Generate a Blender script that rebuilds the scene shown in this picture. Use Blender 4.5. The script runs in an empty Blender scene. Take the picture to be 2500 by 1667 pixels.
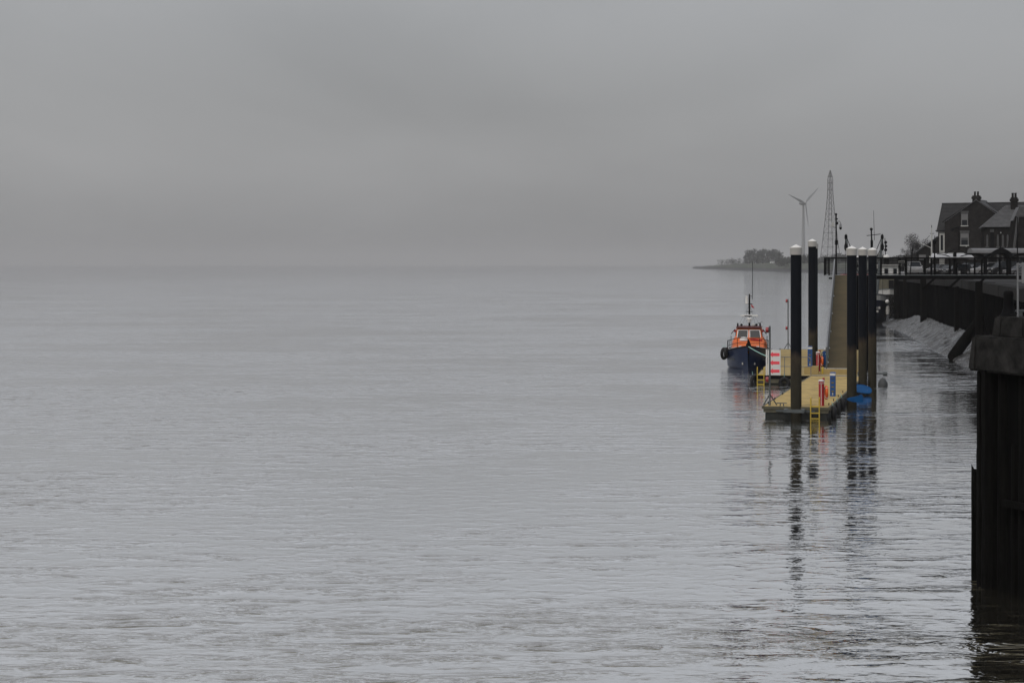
import bpy, bmesh, math, random
from mathutils import Vector, Matrix, noise
R = math.radians
sc = bpy.context.scene
col = sc.collection

# ---------------------------------------------------------------- camera
FPX, CX, Y0, EYE = 4500.0, 1250.0, 644.0, 7.6      # focal length in photo pixels, horizon row, eye height
cam_d = bpy.data.cameras.new('camera')
cam_d.sensor_width = 36.0
cam_d.lens = 36.0 * FPX / 2500.0
cam_d.shift_y = -(833.5 - Y0) / 2500.0
cam_d.clip_start = 0.5
cam_d.clip_end = 60000.0
cam = bpy.data.objects.new('camera', cam_d)
cam.location = (0, 0, EYE)
cam.rotation_euler = (R(90), 0, 0)
col.objects.link(cam)
sc.camera = cam

# ---------------------------------------------------------------- overcast sky
SUN_EL, SUN_AZ = 48.0, -35.0      # high, behind thick cloud, to the left of the river
world = bpy.data.worlds.new('World')
sc.world = world
world.use_nodes = True
wt = world.node_tree
wt.nodes.clear()
def wn(t, **k):
    n = wt.nodes.new(t)
    for a, b in k.items():
        setattr(n, a, b)
    return n
def wmath(op, a, b=None, c=None):
    n = wn('ShaderNodeMath', operation=op)
    for i, v in enumerate((a, b, c)):
        if v is None: continue
        if isinstance(v, (int, float)): n.inputs[i].default_value = v
        else: wt.links.new(v, n.inputs[i])
    return n.outputs[0]
w_out = wn('ShaderNodeOutputWorld')
w_bg = wn('ShaderNodeBackground')
w_bg.inputs['Strength'].default_value = 0.1
w_sky = wn('ShaderNodeTexSky', sky_type='NISHITA')
w_sky.sun_disc = False
w_sky.sun_elevation = R(SUN_EL)
w_sky.sun_rotation = R(SUN_AZ)
w_sky.dust_density = 4.0
w_tc = wn('ShaderNodeTexCoord')
w_sep = wn('ShaderNodeSeparateXYZ')
wt.links.new(w_tc.outputs['Generated'], w_sep.inputs[0])
elev = wmath('MAXIMUM', w_sep.outputs[2], 0.0)
# standard overcast sky: three times brighter overhead than at the horizon
over = wmath('MULTIPLY', wmath('MULTIPLY_ADD', elev, 6.2, 1.0), 2.36)
# stratus: broad soft banks, stretched sideways
w_map = wn('ShaderNodeMapping')
w_map.inputs['Scale'].default_value = (1.0, 1.0, 3.2)
w_map.inputs['Location'].default_value = (8.22, 4.26, 2.58)
wt.links.new(w_tc.outputs['Generated'], w_map.inputs[0])
w_n1 = wn('ShaderNodeTexNoise'); w_n1.inputs['Scale'].default_value = 2.6; w_n1.inputs['Detail'].default_value = 4.0
w_n1.inputs['Roughness'].default_value = 0.45; w_n1.inputs['Distortion'].default_value = 0.5
wt.links.new(w_map.outputs[0], w_n1.inputs[0])
bank = wmath('MULTIPLY_ADD', w_n1.outputs[0], 0.85, 0.575)
lum = wmath('MULTIPLY', over, bank)
w_gray = wn('ShaderNodeMixRGB', blend_type='MULTIPLY'); w_gray.inputs[0].default_value = 1.0
w_gray.inputs[1].default_value = (0.99, 0.995, 1.01, 1)
wt.links.new(lum, w_gray.inputs[2])
w_mix = wn('ShaderNodeMixRGB')
wt.links.new(wmath('MULTIPLY_ADD', elev, 0.75, 0.01), w_mix.inputs[0])      # cloud thins overhead, a little blue comes through
wt.links.new(w_gray.outputs[0], w_mix.inputs[1])
wt.links.new(w_sky.outputs[0], w_mix.inputs[2])
wt.links.new(w_mix.outputs[0], w_bg.inputs['Color'])
wt.links.new(w_bg.outputs[0], w_out.inputs['Surface'])

sun_d = bpy.data.lights.new('sun', 'SUN')
sun_d.energy = 0.5
sun_d.angle = R(40)
sun_d.color = (1.0, 0.97, 0.93)
sun = bpy.data.objects.new('sun', sun_d)
sun_dir = Vector((math.sin(R(SUN_AZ)) * math.cos(R(SUN_EL)), -math.cos(R(SUN_AZ)) * math.cos(R(SUN_EL)), math.sin(R(SUN_EL))))
w_sky.sun_rotation = math.atan2(sun_dir.x, sun_dir.y)
sun.rotation_euler = (-sun_dir).to_track_quat('-Z', 'Y').to_euler()
sun.location = (0, 0, 400)
col.objects.link(sun)

vs = sc.view_settings
vs.view_transform = 'Standard'; vs.look = 'None'; vs.gamma = 1.0; vs.exposure = 0.0
vs.use_curve_mapping = False
sc.render.engine = 'CYCLES'
cy = sc.cycles
cy.use_denoising = True
try: cy.denoiser = 'OPENIMAGEDENOISE'
except Exception: pass
cy.max_bounces = 6; cy.diffuse_bounces = 2; cy.glossy_bounces = 3; cy.transmission_bounces = 3
cy.volume_bounces = 1; cy.transparent_max_bounces = 8
cy.caustics_reflective = False; cy.caustics_refractive = False
# ---------------------------------------------------------------- node helper
def new_mat(name):
    m = bpy.data.materials.new(name); m.use_nodes = True
    nt = m.node_tree; nt.nodes.clear()
    return m, nt
class NT:
    def __init__(s, nt): s.nt = nt
    def n(s, t, ins=None, **k):
        n = s.nt.nodes.new(t)
        for a, b in k.items(): setattr(n, a, b)
        for a, b in (ins or {}).items():
            if hasattr(b, 'is_output') or isinstance(b, bpy.types.NodeSocket): s.nt.links.new(b, n.inputs[a])
            else: n.inputs[a].default_value = b
        return n
    def math(s, op, a, b=0.0, c=0.0, clamp=False):
        n = s.n('ShaderNodeMath', {0: a, 1: b, 2: c}, operation=op); n.use_clamp = clamp
        return n.outputs[0]
    def noise(s, vec, scale, detail=3.0, rough=0.5, dist=0.0):
        return s.n('ShaderNodeTexNoise', {'Vector': vec, 'Scale': scale, 'Detail': detail, 'Roughness': rough, 'Distortion': dist}).outputs[0]
    def map(s, vec, scale=(1, 1, 1), rot=(0, 0, 0), loc=(0, 0, 0)):
        return s.n('ShaderNodeMapping', {'Vector': vec, 'Scale': scale, 'Rotation': rot, 'Location': loc}).outputs[0]

# ---------------------------------------------------------------- water
def water_material():
    m, nt = new_mat('river_water'); N = NT(nt)
    pos = N.n('ShaderNodeNewGeometry').outputs['Position']
    xyz = N.n('ShaderNodeSeparateXYZ', {0: pos})
    # current streaks and cat's-paws: where the surface is ruffled
    pa = N.noise(N.map(pos, (0.028, 0.075, 1), (0, 0, R(-8))), 1.0, 5.0, 0.6, 0.6)
    pb = N.noise(N.map(pos, (0.26, 1.0, 1), (0, 0, R(4)), (7, 3, 0)), 1.0, 4.0, 0.6, 0.5)
    ruff = N.n('ShaderNodeMapRange', {'Value': N.math('MULTIPLY_ADD', pb, 0.8, pa), 1: 0.87, 2: 1.18, 3: 0.36, 4: 3.8}).outputs[0]
    # lee of the quay wall: calmer water
    dist = N.math('SUBTRACT', N.math('MULTIPLY_ADD', xyz.outputs[1], 0.19, 9.5), xyz.outputs[0])
    lee = N.n('ShaderNodeMapRange', {'Value': dist, 1: 2.0, 2: 45.0, 3: 0.40, 4: 1.0}).outputs[0]
    lee = N.math('MAXIMUM', lee, N.n('ShaderNodeMapRange', {'Value': xyz.outputs[1], 1: 44.0, 2: 80.0, 3: 1.0, 4: 0.30}).outputs[0])
    off = N.n('ShaderNodeMapRange', {'Value': dist, 1: 40.0, 2: 420.0, 3: 1.0, 4: 0.28}).outputs[0]      # wind ripples die away down the reach
    ruff = N.math('MULTIPLY', N.math('MULTIPLY', ruff, lee), off)
    # ripples
    r1 = N.noise(N.map(pos, (1.15, 1.75, 1), (0, 0, R(9))), 1.0, 3.0, 0.55, 0.6)
    r1 = N.math('POWER', r1, 4.0)
    r2 = N.noise(N.map(pos, (3.6, 7.6, 1), (0, 0, R(-17))), 1.0, 2.0, 0.55, 0.3)
    r3 = N.noise(N.map(pos, (0.22, 0.42, 1), (0, 0, R(25))), 1.0, 2.0, 0.5, 0.2)
    h = N.math('ADD', N.math('MULTIPLY', r1, WAVE[0]), N.math('MULTIPLY', r2, WAVE[1]))
    h = N.math('ADD', N.math('MULTIPLY', h, ruff), N.math('MULTIPLY', N.math('MULTIPLY', r3, lee), WAVE[2]))
    bump = N.n('ShaderNodeBump', {'Height': h, 'Strength': 1.0, 'Distance': 1.0})
    silt = N.noise(N.map(pos, (0.02, 0.05, 1)), 1.0, 3.0)
    base = N.n('ShaderNodeMixRGB', {0: silt, 1: (0.100, 0.090, 0.056, 1), 2: (0.115, 0.107, 0.078, 1)}).outputs[0]
    bs = N.n('ShaderNodeBsdfPrincipled', {'Base Color': base, 'Roughness': 0.06, 'IOR': WATER_IOR, 'Normal': bump.outputs[0]})
    gl = N.n('ShaderNodeBsdfGlossy', {'Color': (0.98, 0.985, 1.0, 1), 'Roughness': 0.05, 'Normal': bump.outputs[0]})
    fac = N.n('ShaderNodeLayerWeight', {'Blend': 0.5, 'Normal': bump.outputs[0]}).outputs['Facing']
    sheen = N.n('ShaderNodeMapRange', {'Value': fac, 1: 0.60, 2: 0.80, 3: 0.05, 4: SHEEN}).outputs[0]
    mx = N.n('ShaderNodeMixShader', {0: sheen, 1: bs.outputs[0], 2: gl.outputs[0]})
    out = N.n('ShaderNodeOutputMaterial', {'Surface': mx.outputs[0]})
    return m
WAVE = (0.17, 0.0085, 0.008)
WATER_IOR = 1.6
SHEEN = 0.94
FAR = 30000.0
def sheet(name, pts, z, m):
    me = bpy.data.meshes.new(name)
    me.from_pydata([(x, y, z) for x, y in pts], [], [list(range(len(pts)))])
    me.materials.append(m)
    o = bpy.data.objects.new(name, me); col.objects.link(o)
    return o
water = sheet('water', [(-FAR, -300), (FAR, -300), (FAR, FAR), (-FAR, FAR)], 0.0, water_material())
water['kind'] = 'structure'; water['label'] = 'grey rippled tidal river water reaching to the horizon'
# ---------------------------------------------------------------- picture rows/columns to places
def A(px, py, Y): return Vector(((px - CX) * Y / FPX, Y, EYE - (py - Y0) * Y / FPX))
def G(px, py, z): return A(px, py, (EYE - z) * FPX / (py - Y0))

# ---------------------------------------------------------------- materials
def mat(name, c, rough=0.65, spec=0.3, metal=0.0, var=0.22, scale=2.0, bump=0.0, bscale=25.0, c2=None, stretch=(1, 1, 1)):
    m, nt = new_mat(name); N = NT(nt)
    oc = N.map(N.n('ShaderNodeTexCoord').outputs['Object'], stretch)
    no = N.noise(oc, scale, 5.0, 0.6, 0.2)
    k = N.n('ShaderNodeMapRange', {'Value': no, 1: 0.25, 2: 0.75, 3: 0.0, 4: 1.0}).outputs[0]
    if c2 is None:
        a = tuple(x * (1 - var) for x in c); b = tuple(min(1, x * (1 + var)) for x in c)
    else: a, b = c, c2
    base = N.n('ShaderNodeMixRGB', {0: k, 1: (*a, 1), 2: (*b, 1)}).outputs[0]
    ins = {'Base Color': base, 'Roughness': N.math('MULTIPLY_ADD', k, 0.15, rough - 0.07, True), 'Specular IOR Level': spec, 'Metallic': metal}
    if bump:
        bn = N.noise(oc, bscale, 4.0, 0.6)
        ins['Normal'] = N.n('ShaderNodeBump', {'Height': bn, 'Strength': 0.6, 'Distance': bump}).outputs[0]
    bs = N.n('ShaderNodeBsdfPrincipled', ins)
    N.n('ShaderNodeOutputMaterial', {'Surface': bs.outputs[0]})
    return m

def pile_mat():
    m, nt = new_mat('pile_paint'); N = NT(nt)
    pos = N.n('ShaderNodeNewGeometry').outputs['Position']
    z = N.n('ShaderNodeSeparateXYZ', {0: pos}).outputs[2]
    no = N.noise(N.map(pos, (3, 3, 0.7)), 1.0, 5.0, 0.6, 0.3)
    zz = N.math('MULTIPLY_ADD', no, 0.9, z)
    tide = N.n('ShaderNodeMapRange', {'Value': zz, 1: 3.35, 2: 3.75, 3: 1.0, 4: 0.0}).outputs[0]      # tide mark
    band = N.n('ShaderNodeMapRange', {'Value': zz, 1: 2.5, 2: 3.4, 3: 0.0, 4: 1.0}).outputs[0]
    weed = N.n('ShaderNodeMixRGB', {0: band, 1: (0.055, 0.050, 0.036, 1), 2: (0.080, 0.062, 0.044, 1)}).outputs[0]
    weed = N.n('ShaderNodeMixRGB', {0: N.noise(N.map(pos, (6, 6, 2)), 1.0, 4.0), 1: (0.028, 0.026, 0.020, 1), 2: weed}).outputs[0]
    paint = N.n('ShaderNodeMixRGB', {0: no, 1: (0.006, 0.007, 0.010, 1), 2: (0.010, 0.012, 0.016, 1)}).outputs[0]
    base = N.n('ShaderNodeMixRGB', {0: tide, 1: paint, 2: weed}).outputs[0]
    bn = N.n('ShaderNodeBump', {'Height': N.noise(pos, 18.0, 4.0), 'Strength': tide, 'Distance': 0.02})
    bs = N.n('ShaderNodeBsdfPrincipled', {'Base Color': base, 'Roughness': N.math('MULTIPLY_ADD', tide, 0.3, 0.45), 'Specular IOR Level': 0.03, 'Normal': bn.outputs[0]})
    N.n('ShaderNodeOutputMaterial', {'Surface': bs.outputs[0]})
    return m

def brick_mat(name, c1, c2, mortar):
    m, nt = new_mat(name); N = NT(nt)
    oc = N.n('ShaderNodeTexCoord').outputs['Object']
    s = N.n('ShaderNodeSeparateXYZ', {0: oc})
    v = N.n('ShaderNodeCombineXYZ', {0: N.math('ADD', s.outputs[0], s.outputs[1]), 1: s.outputs[2]}).outputs[0]
    b = N.n('ShaderNodeTexBrick', {'Vector': v, 'Color1': (*c1, 1), 'Color2': (*c2, 1), 'Mortar': (*mortar, 1), 'Scale': 1.0, 'Mortar Size': 0.012, 'Brick Width': 0.23, 'Row Height': 0.075})
    no = N.noise(oc, 0.8, 5.0, 0.65)
    base = N.n('ShaderNodeMixRGB', {0: 0.75, 1: b.outputs[0], 2: N.n('ShaderNodeMapRange', {'Value': no, 1: 0.3, 2: 0.7, 3: 0.35, 4: 1.3}).outputs[0]}, blend_type='MULTIPLY').outputs[0]
    bs = N.n('ShaderNodeBsdfPrincipled', {'Base Color': base, 'Roughness': 0.95, 'Specular IOR Level': 0.0})
    N.n('ShaderNodeOutputMaterial', {'Surface': bs.outputs[0]})
    return m

M = {
 'pile': pile_mat(),
 'collar': mat('grey_cap_collar', (0.40, 0.39, 0.37), 0.5, 0.2, var=0.12),
 'cap': mat('white_plastic_cap', (0.74, 0.73, 0.69), 0.45, 0.3, var=0.08),
 'deck': mat('yellow_deck', (0.29, 0.215, 0.082), 0.75, 0.2, c2=(0.58, 0.425, 0.17), scale=1.3),
 'deckb': mat('tan_deck', (0.31, 0.235, 0.10), 0.75, 0.2, c2=(0.45, 0.34, 0.145), scale=1.1),
 'fascia': mat('weathered_fascia', (0.085, 0.080, 0.058), 0.8, 0.2, c2=(0.15, 0.14, 0.10), scale=3),
 'float': mat('wet_float', (0.014, 0.016, 0.014), 0.5, 0.25, c2=(0.028, 0.030, 0.026), scale=3),
 'galv': mat('galvanised_steel', (0.15, 0.155, 0.16), 0.55, 0.3, 0.2, c2=(0.23, 0.235, 0.24), scale=6),
 'galvd': mat('dull_steel', (0.075, 0.085, 0.088), 0.55, 0.3, c2=(0.115, 0.13, 0.13), scale=5),
 'yellow': mat('yellow_paint', (0.50, 0.36, 0.045), 0.5, 0.3, c2=(0.66, 0.48, 0.07), scale=5),
 'red': mat('red_paint', (0.30, 0.022, 0.025), 0.4, 0.4, c2=(0.42, 0.035, 0.04), scale=4),
 'redlamp': mat('red_lens', (0.30, 0.03, 0.035), 0.25, 0.5),
 'white': mat('white_paint', (0.74, 0.74, 0.72), 0.45, 0.35, var=0.08, scale=3),
 'offwhite': mat('weathered_white', (0.42, 0.42, 0.40), 0.6, 0.3, var=0.2, scale=4),
 'blue': mat('blue_pedestal', (0.020, 0.075, 0.24), 0.4, 0.4, c2=(0.03, 0.10, 0.31), scale=4),
 'bluef': mat('blue_plastic', (0.003, 0.070, 0.22), 0.5, 0.25, c2=(0.004, 0.105, 0.31), scale=3),
 'orange': mat('lifebuoy_orange', (0.62, 0.10, 0.02), 0.5, 0.3, c2=(0.78, 0.15, 0.03), scale=4),
 'borange': mat('boat_orange', (0.54, 0.105, 0.016), 0.4, 0.35, c2=(0.76, 0.165, 0.028), scale=1.6),
 'navy': mat('navy_hull', (0.009, 0.020, 0.062), 0.35, 0.3, c2=(0.014, 0.030, 0.085), scale=1.2),
 'maroon': mat('dark_maroon', (0.06, 0.014, 0.013), 0.5, 0.3, c2=(0.10, 0.022, 0.02)),
 'antifoul': mat('dark_antifoul', (0.03, 0.012, 0.012), 0.6, 0.2, c2=(0.05, 0.018, 0.014)),
 'rubber': mat('black_rubber', (0.010, 0.010, 0.011), 0.7, 0.25, c2=(0.022, 0.022, 0.022), scale=5),
 'black': mat('black_metal', (0.004, 0.004, 0.005), 0.7, 0.04, c2=(0.010, 0.010, 0.010), scale=4),
 'glass': mat('dark_glass', (0.010, 0.013, 0.016), 0.08, 0.3, var=0.3),
 'pink': mat('arrow_red', (0.92, 0.10, 0.13), 0.5, 0.2, var=0.04),
 'panel': mat('grey_panel', (0.20, 0.205, 0.21), 0.6, 0.2, c2=(0.28, 0.285, 0.29), scale=0.5),
 'rope': mat('teal_rope', (0.30, 0.52, 0.46), 0.8, 0.1),
 'gang': mat('gangway_deck', (0.088, 0.071, 0.040), 0.85, 0.1, c2=(0.140, 0.112, 0.064), scale=0.8),
 'conc': mat('stained_concrete', (0.004, 0.004, 0.004), 0.9, 0.03, c2=(0.046, 0.045, 0.043), scale=2.6, bump=0.03, bscale=14),
 'cope': mat('pale_coping', (0.020, 0.020, 0.020), 0.9, 0.03, c2=(0.036, 0.035, 0.034), scale=0.6, bump=0.03, bscale=8),
 'wall': mat('black_quay_wall', (0.002, 0.002, 0.002), 0.9, 0.0, c2=(0.008, 0.008, 0.008), scale=0.5, stretch=(1, 1, 0.2)),
 'timber': mat('wet_black_timber', (0.003, 0.003, 0.003), 0.9, 0.02, c2=(0.010, 0.010, 0.009), scale=2.2, bump=0.05, bscale=5, stretch=(4, 4, 0.35)),
 'asphalt': mat('quay_asphalt', (0.022, 0.022, 0.022), 0.9, 0.15, var=0.3, scale=0.4),
 'bridge': mat('bridge_black_steel', (0.003, 0.003, 0.0035), 0.9, 0.0, c2=(0.008, 0.008, 0.008), scale=2),
 'brick': brick_mat('dark_brick', (0.026, 0.023, 0.022), (0.016, 0.015, 0.014), (0.034, 0.032, 0.031)),
 'brickb': brick_mat('sooty_brick', (0.022, 0.020, 0.019), (0.014, 0.013, 0.012), (0.030, 0.028, 0.027)),
 'tile': mat('dark_roof_tile', (0.022, 0.022, 0.023), 0.8, 0.15, c2=(0.045, 0.045, 0.045), scale=1.5),
 'slate': mat('wet_slate', (0.045, 0.045, 0.047), 0.6, 0.3, c2=(0.11, 0.11, 0.11), scale=1.8),
 'stone': mat('grey_stone_trim', (0.055, 0.055, 0.055), 0.85, 0.15, c2=(0.10, 0.10, 0.10), scale=3),
 'blind': mat('pale_blind', (0.17, 0.17, 0.17), 0.8, 0.1, var=0.1),
 'canopy': mat('canopy_sheet', (0.085, 0.085, 0.085), 0.5, 0.3, c2=(0.15, 0.15, 0.15), scale=1.0),
 'canopyw': mat('white_canopy_sheet', (0.30, 0.30, 0.30), 0.5, 0.3, c2=(0.42, 0.42, 0.42), scale=1.0),
 'carblack': mat('car_black', (0.008, 0.008, 0.009), 0.25, 0.5, var=0.1),
 'cargrey': mat('car_grey', (0.030, 0.030, 0.032), 0.25, 0.5, var=0.1),
 'carsilver': mat('car_silver', (0.16, 0.16, 0.165), 0.3, 0.5, 0.2, var=0.1),
 'carwhite': mat('car_white', (0.40, 0.40, 0.40), 0.3, 0.5, var=0.06),
 'lamp': mat('lamp_glass', (0.5, 0.5, 0.5), 0.2, 0.5),
 'alloy': mat('alloy_rim', (0.20, 0.20, 0.20), 0.35, 0.5, 0.5),
 'bark': mat('bark', (0.018, 0.017, 0.016), 0.9, 0.1),
 'leaf': mat('hazy_foliage', (0.040, 0.044, 0.040), 0.8, 0.05, c2=(0.090, 0.096, 0.088), scale=0.35),
 'twig': mat('bare_twigs', (0.030, 0.029, 0.028), 0.9, 0.1, c2=(0.05, 0.048, 0.046), scale=0.8),
 'turbine': mat('turbine_white', (0.28, 0.285, 0.29), 0.5, 0.3, var=0.03, scale=0.2),
 'pylon': mat('pylon_steel', (0.10, 0.10, 0.10), 0.6, 0.3, var=0.1),
 'buoy': mat('grey_buoy', (0.055, 0.06, 0.062), 0.6, 0.3, c2=(0.09, 0.095, 0.095), scale=4),
}

# ---------------------------------------------------------------- mesh builder
class MB:
    def __init__(s): s.v, s.f = [], []
    def add(s, vs, fs):
        b = len(s.v); s.v += [tuple(p) for p in vs]; s.f += [[b + i for i in q] for q in fs]; return s
    def box(s, x0, x1, y0, y1, z0, z1):
        return s.add([(x0, y0, z0), (x1, y0, z0), (x1, y1, z0), (x0, y1, z0), (x0, y0, z1), (x1, y0, z1), (x1, y1, z1), (x0, y1, z1)],
                     [(0, 3, 2, 1), (4, 5, 6, 7), (0, 1, 5, 4), (1, 2, 6, 5), (2, 3, 7, 6), (3, 0, 4, 7)])
    def bar(s, p, q, w, h=None, up=(0, 0, 1)):
        p, q = Vector(p), Vector(q); h = h or w; d = (q - p).normalized(); u = Vector(up)
        if abs(d.dot(u)) > 0.98: u = Vector((0, 1, 0))
        a = d.cross(u).normalized() * w / 2; b = a.cross(d).normalized() * h / 2
        return s.add([p - a - b, p + a - b, p + a + b, p - a + b, q - a - b, q + a - b, q + a + b, q - a + b],
                     [(0, 1, 2, 3), (7, 6, 5, 4), (0, 4, 5, 1), (1, 5, 6, 2), (2, 6, 7, 3), (3, 7, 4, 0)])
    def tube(s, p, q, r0, r1=None, n=12, caps=True):
        p, q = Vector(p), Vector(q); r1 = r0 if r1 is None else r1; d = (q - p).normalized()
        a = d.orthogonal().normalized(); b = d.cross(a)
        vs = []
        for c, r in ((p, r0), (q, r1)):
            vs += [c + (a * math.cos(t) + b * math.sin(t)) * r for t in (2 * math.pi * i / n for i in range(n))]
        fs = [(i, (i + 1) % n, n + (i + 1) % n, n + i) for i in range(n)]
        if caps: fs += [tuple(reversed(range(n))), tuple(range(n, 2 * n))]
        return s.add(vs, fs)
    def path(s, pts, r, n=6):
        pts = [Vector(p) for p in pts]
        for p, q in zip(pts, pts[1:]): s.tube(p, q, r, r, n)
        return s
    def lathe(s, prof, c=(0, 0, 0), n=20, axis='z'):
        vs = []
        for r, z in prof:
            for i in range(n):
                t = 2 * math.pi * i / n; x, y = r * math.cos(t), r * math.sin(t)
                v = (x, y, z) if axis == 'z' else ((x, z, y) if axis == 'y' else (z, x, y))
                vs.append((v[0] + c[0], v[1] + c[1], v[2] + c[2]))
        m = len(prof)
        fs = [(j * n + i, j * n + (i + 1) % n, (j + 1) * n + (i + 1) % n, (j + 1) * n + i) for j in range(m - 1) for i in range(n)]
        if prof[0][0] > 1e-6: fs.append(tuple(reversed(range(n))))
        if prof[-1][0] > 1e-6: fs.append(tuple(range((m - 1) * n, m * n)))
        return s.add(vs, fs)
    def torus(s, c, axis, Rr, r, n=22, k=10):
        ax = Vector(axis).normalized(); a = ax.orthogonal().normalized(); b = ax.cross(a); c = Vector(c); vs = []
        for i in range(n):
            t = 2 * math.pi * i / n; d = a * math.cos(t) + b * math.sin(t)
            vs += [c + d * (Rr + r * math.cos(u)) + ax * r * math.sin(u) for u in (2 * math.pi * j / k for j in range(k))]
        return s.add(vs, [(i * k + j, ((i + 1) % n) * k + j, ((i + 1) % n) * k + (j + 1) % k, i * k + (j + 1) % k) for i in range(n) for j in range(k)])
    def prism(s, poly, d0, d1, plane='xz'):
        """polygon in (a, b) extruded along the third axis"""
        n = len(poly)
        def P(a, b, d): return {'xz': (a, d, b), 'yz': (d, a, b), 'xy': (a, b, d)}[plane]
        vs = [P(a, b, d0) for a, b in poly] + [P(a, b, d1) for a, b in poly]
        return s.add(vs, [tuple(range(n)), tuple(reversed(range(n, 2 * n)))] + [(i, i + n, (i + 1) % n + n, (i + 1) % n) for i in range(n)])
    def loft(s, secs, closed=False, caps=True):
        k = len(secs[0]); vs = [p for q in secs for p in q]
        r = k if closed else k - 1
        fs = [(i * k + j, i * k + (j + 1) % k, (i + 1) * k + (j + 1) % k, (i + 1) * k + j) for i in range(len(secs) - 1) for j in range(r)]
        if caps: fs += [tuple(range(k)), tuple(reversed(range((len(secs) - 1) * k, len(secs) * k)))]
        return s.add(vs, fs)
    def ball(s, c, r, n=10, sz=1.0):
        return s.lathe([(r * math.sin(math.pi * i / n) + (0 if 0 < i < n else 0), -r * sz * math.cos(math.pi * i / n)) for i in range(n + 1)], c, 14)
    def build(s, name, m, parent=None, smooth=False, bevel=0.0, loc=None):
        me = bpy.data.meshes.new(name); me.from_pydata(s.v, [], s.f); me.validate()
        bm = bmesh.new(); bm.from_mesh(me)
        bmesh.ops.remove_doubles(bm, verts=bm.verts, dist=1e-5)
        bmesh.ops.recalc_face_normals(bm, faces=bm.faces)
        if bevel: bmesh.ops.bevel(bm, geom=list(bm.edges), offset=bevel, segments=2, affect='EDGES', clamp_overlap=True)
        bm.to_mesh(me); bm.free()
        if smooth:
            me.polygons.foreach_set('use_smooth', [True] * len(me.polygons))
            me.set_sharp_from_angle(angle=R(42))
        me.materials.append(M[m] if isinstance(m, str) else m)
        o = bpy.data.objects.new(name, me); col.objects.link(o)
        if parent: o.parent = parent
        if loc is not None: o.location = loc
        return o
def tag(o, label, cat, group=None, kind=None):
    o['label'] = label
    if cat: o['category'] = cat
    if group: o['group'] = group
    if kind: o['kind'] = kind
    return o
def empty(name, loc, rz=0.0, label=None, cat=None, group=None):
    o = bpy.data.objects.new(name, None); col.objects.link(o); o.location = loc; o.rotation_euler = (0, 0, rz)
    o.empty_display_size = 0.2
    if label: tag(o, label, cat, group)
    return o
def children(o): return [c for c in bpy.data.objects if c.parent is o]
def dup(o, loc, rz=None, label=None):
    c = o.copy(); col.objects.link(c); c.location = loc
    if rz is not None: c.rotation_euler = (0, 0, rz)
    if label: c['label'] = label
    for ch in children(o):
        d = ch.copy(); col.objects.link(d); d.parent = c
        for g in children(ch):
            e = g.copy(); col.objects.link(e); e.parent = d
    return c
def toL(root_loc, rz, P):
    d = Vector(P) - Vector(root_loc); c, s_ = math.cos(-rz), math.sin(-rz)
    return Vector((d.x * c - d.y * s_, d.x * s_ + d.y * c, d.z))
def toW(root_loc, rz, x, y, z=0.0):
    c, s_ = math.cos(rz), math.sin(rz)
    return Vector((root_loc[0] + x * c - y * s_, root_loc[1] + x * s_ + y * c, root_loc[2] + z))
# ================================================================= pontoons
rnd = random.Random(7)
ZD = 0.55
def cleat(mb, x, y, rz, s=1.0):
    c, sn = math.cos(rz), math.sin(rz)
    for t in (-0.07, 0.07):
        mb.tube((x + c * t * s, y + sn * t * s, ZD - 0.02), (x + c * t * s, y + sn * t * s, ZD + 0.10 * s), 0.022 * s, n=8)
    mb.tube((x - c * 0.22 * s, y - sn * 0.22 * s, ZD + 0.125 * s), (x + c * 0.22 * s, y + sn * 0.22 * s, ZD + 0.125 * s), 0.024 * s, 0.018 * s, n=8)
def boards(name, m, x0, x1, y0, y1, parent, pitch=0.15):
    mb = MB(); y = y0
    while y < y1 - 0.02:
        e = min(y + pitch - 0.012, y1); dz = rnd.uniform(-0.004, 0.004)
        mb.box(x0, x1, y, e, ZD - 0.045, ZD + dz); y += pitch
    o = mb.build(name, m, parent); o['kind'] = 'stuff'; return o
def ladder(root, x, y0, top, bottom, rungs, out=-0.14):
    """rails standing on the edge, bent over the side and down into the water; local -y is outwards"""
    lad = MB()
    for sx in (-0.21, 0.21):
        lad.path([(x + sx, y0 + 0.02, ZD - 0.03), (x + sx, y0 + 0.02, top), (x + sx, y0 + out, top - 0.05), (x + sx, y0 + out, bottom)], 0.028, 8)
    o = lad.build('ladder', 'yellow', root, True)
    for z in rungs:
        MB().bar((x - 0.21, y0 + out, z), (x + 0.21, y0 + out, z), 0.05, 0.05).build('rung', 'yellow', o)
    MB().bar((x - 0.21, y0 + 0.02, ZD + 0.03), (x + 0.21, y0 + 0.02, ZD + 0.03), 0.06, 0.06).build('tread', 'yellow', o)

# --- outer pontoon, nearer the camera
FP = Vector((12.406, 91.295, 0.0)); FRZ = -math.atan(0.2585); FW, FL = 3.27, 25.6
fp = empty('pontoon', FP, FRZ, 'long narrow pontoon with yellow deck and black tyres along one side', 'pontoon')
boards('deck_boards', 'deck', 0.06, FW - 0.06, 0.06, FL, fp)
mb = MB()
mb.box(-0.04, FW + 0.04, 0, 0.06, ZD - 0.13, ZD + 0.006); mb.box(-0.04, 0.06, 0.06, FL, ZD - 0.13, ZD + 0.006); mb.box(FW - 0.06, FW + 0.04, 0.06, FL, ZD - 0.13, ZD + 0.006)
mb.build('edge_timber', 'fascia', fp)
mb = MB(); mb.box(0.04, FW - 0.04, 0.05, FL - 0.05, ZD - 0.30, ZD - 0.05); mb.build('frame', 'fascia', fp)
for k in range(6):
    a = 0.12 + k * 4.22
    MB().box(0.12, FW - 0.12, a, a + 4.05, -0.45, ZD - 0.30).build('float', 'float', fp, bevel=0.03)
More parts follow.
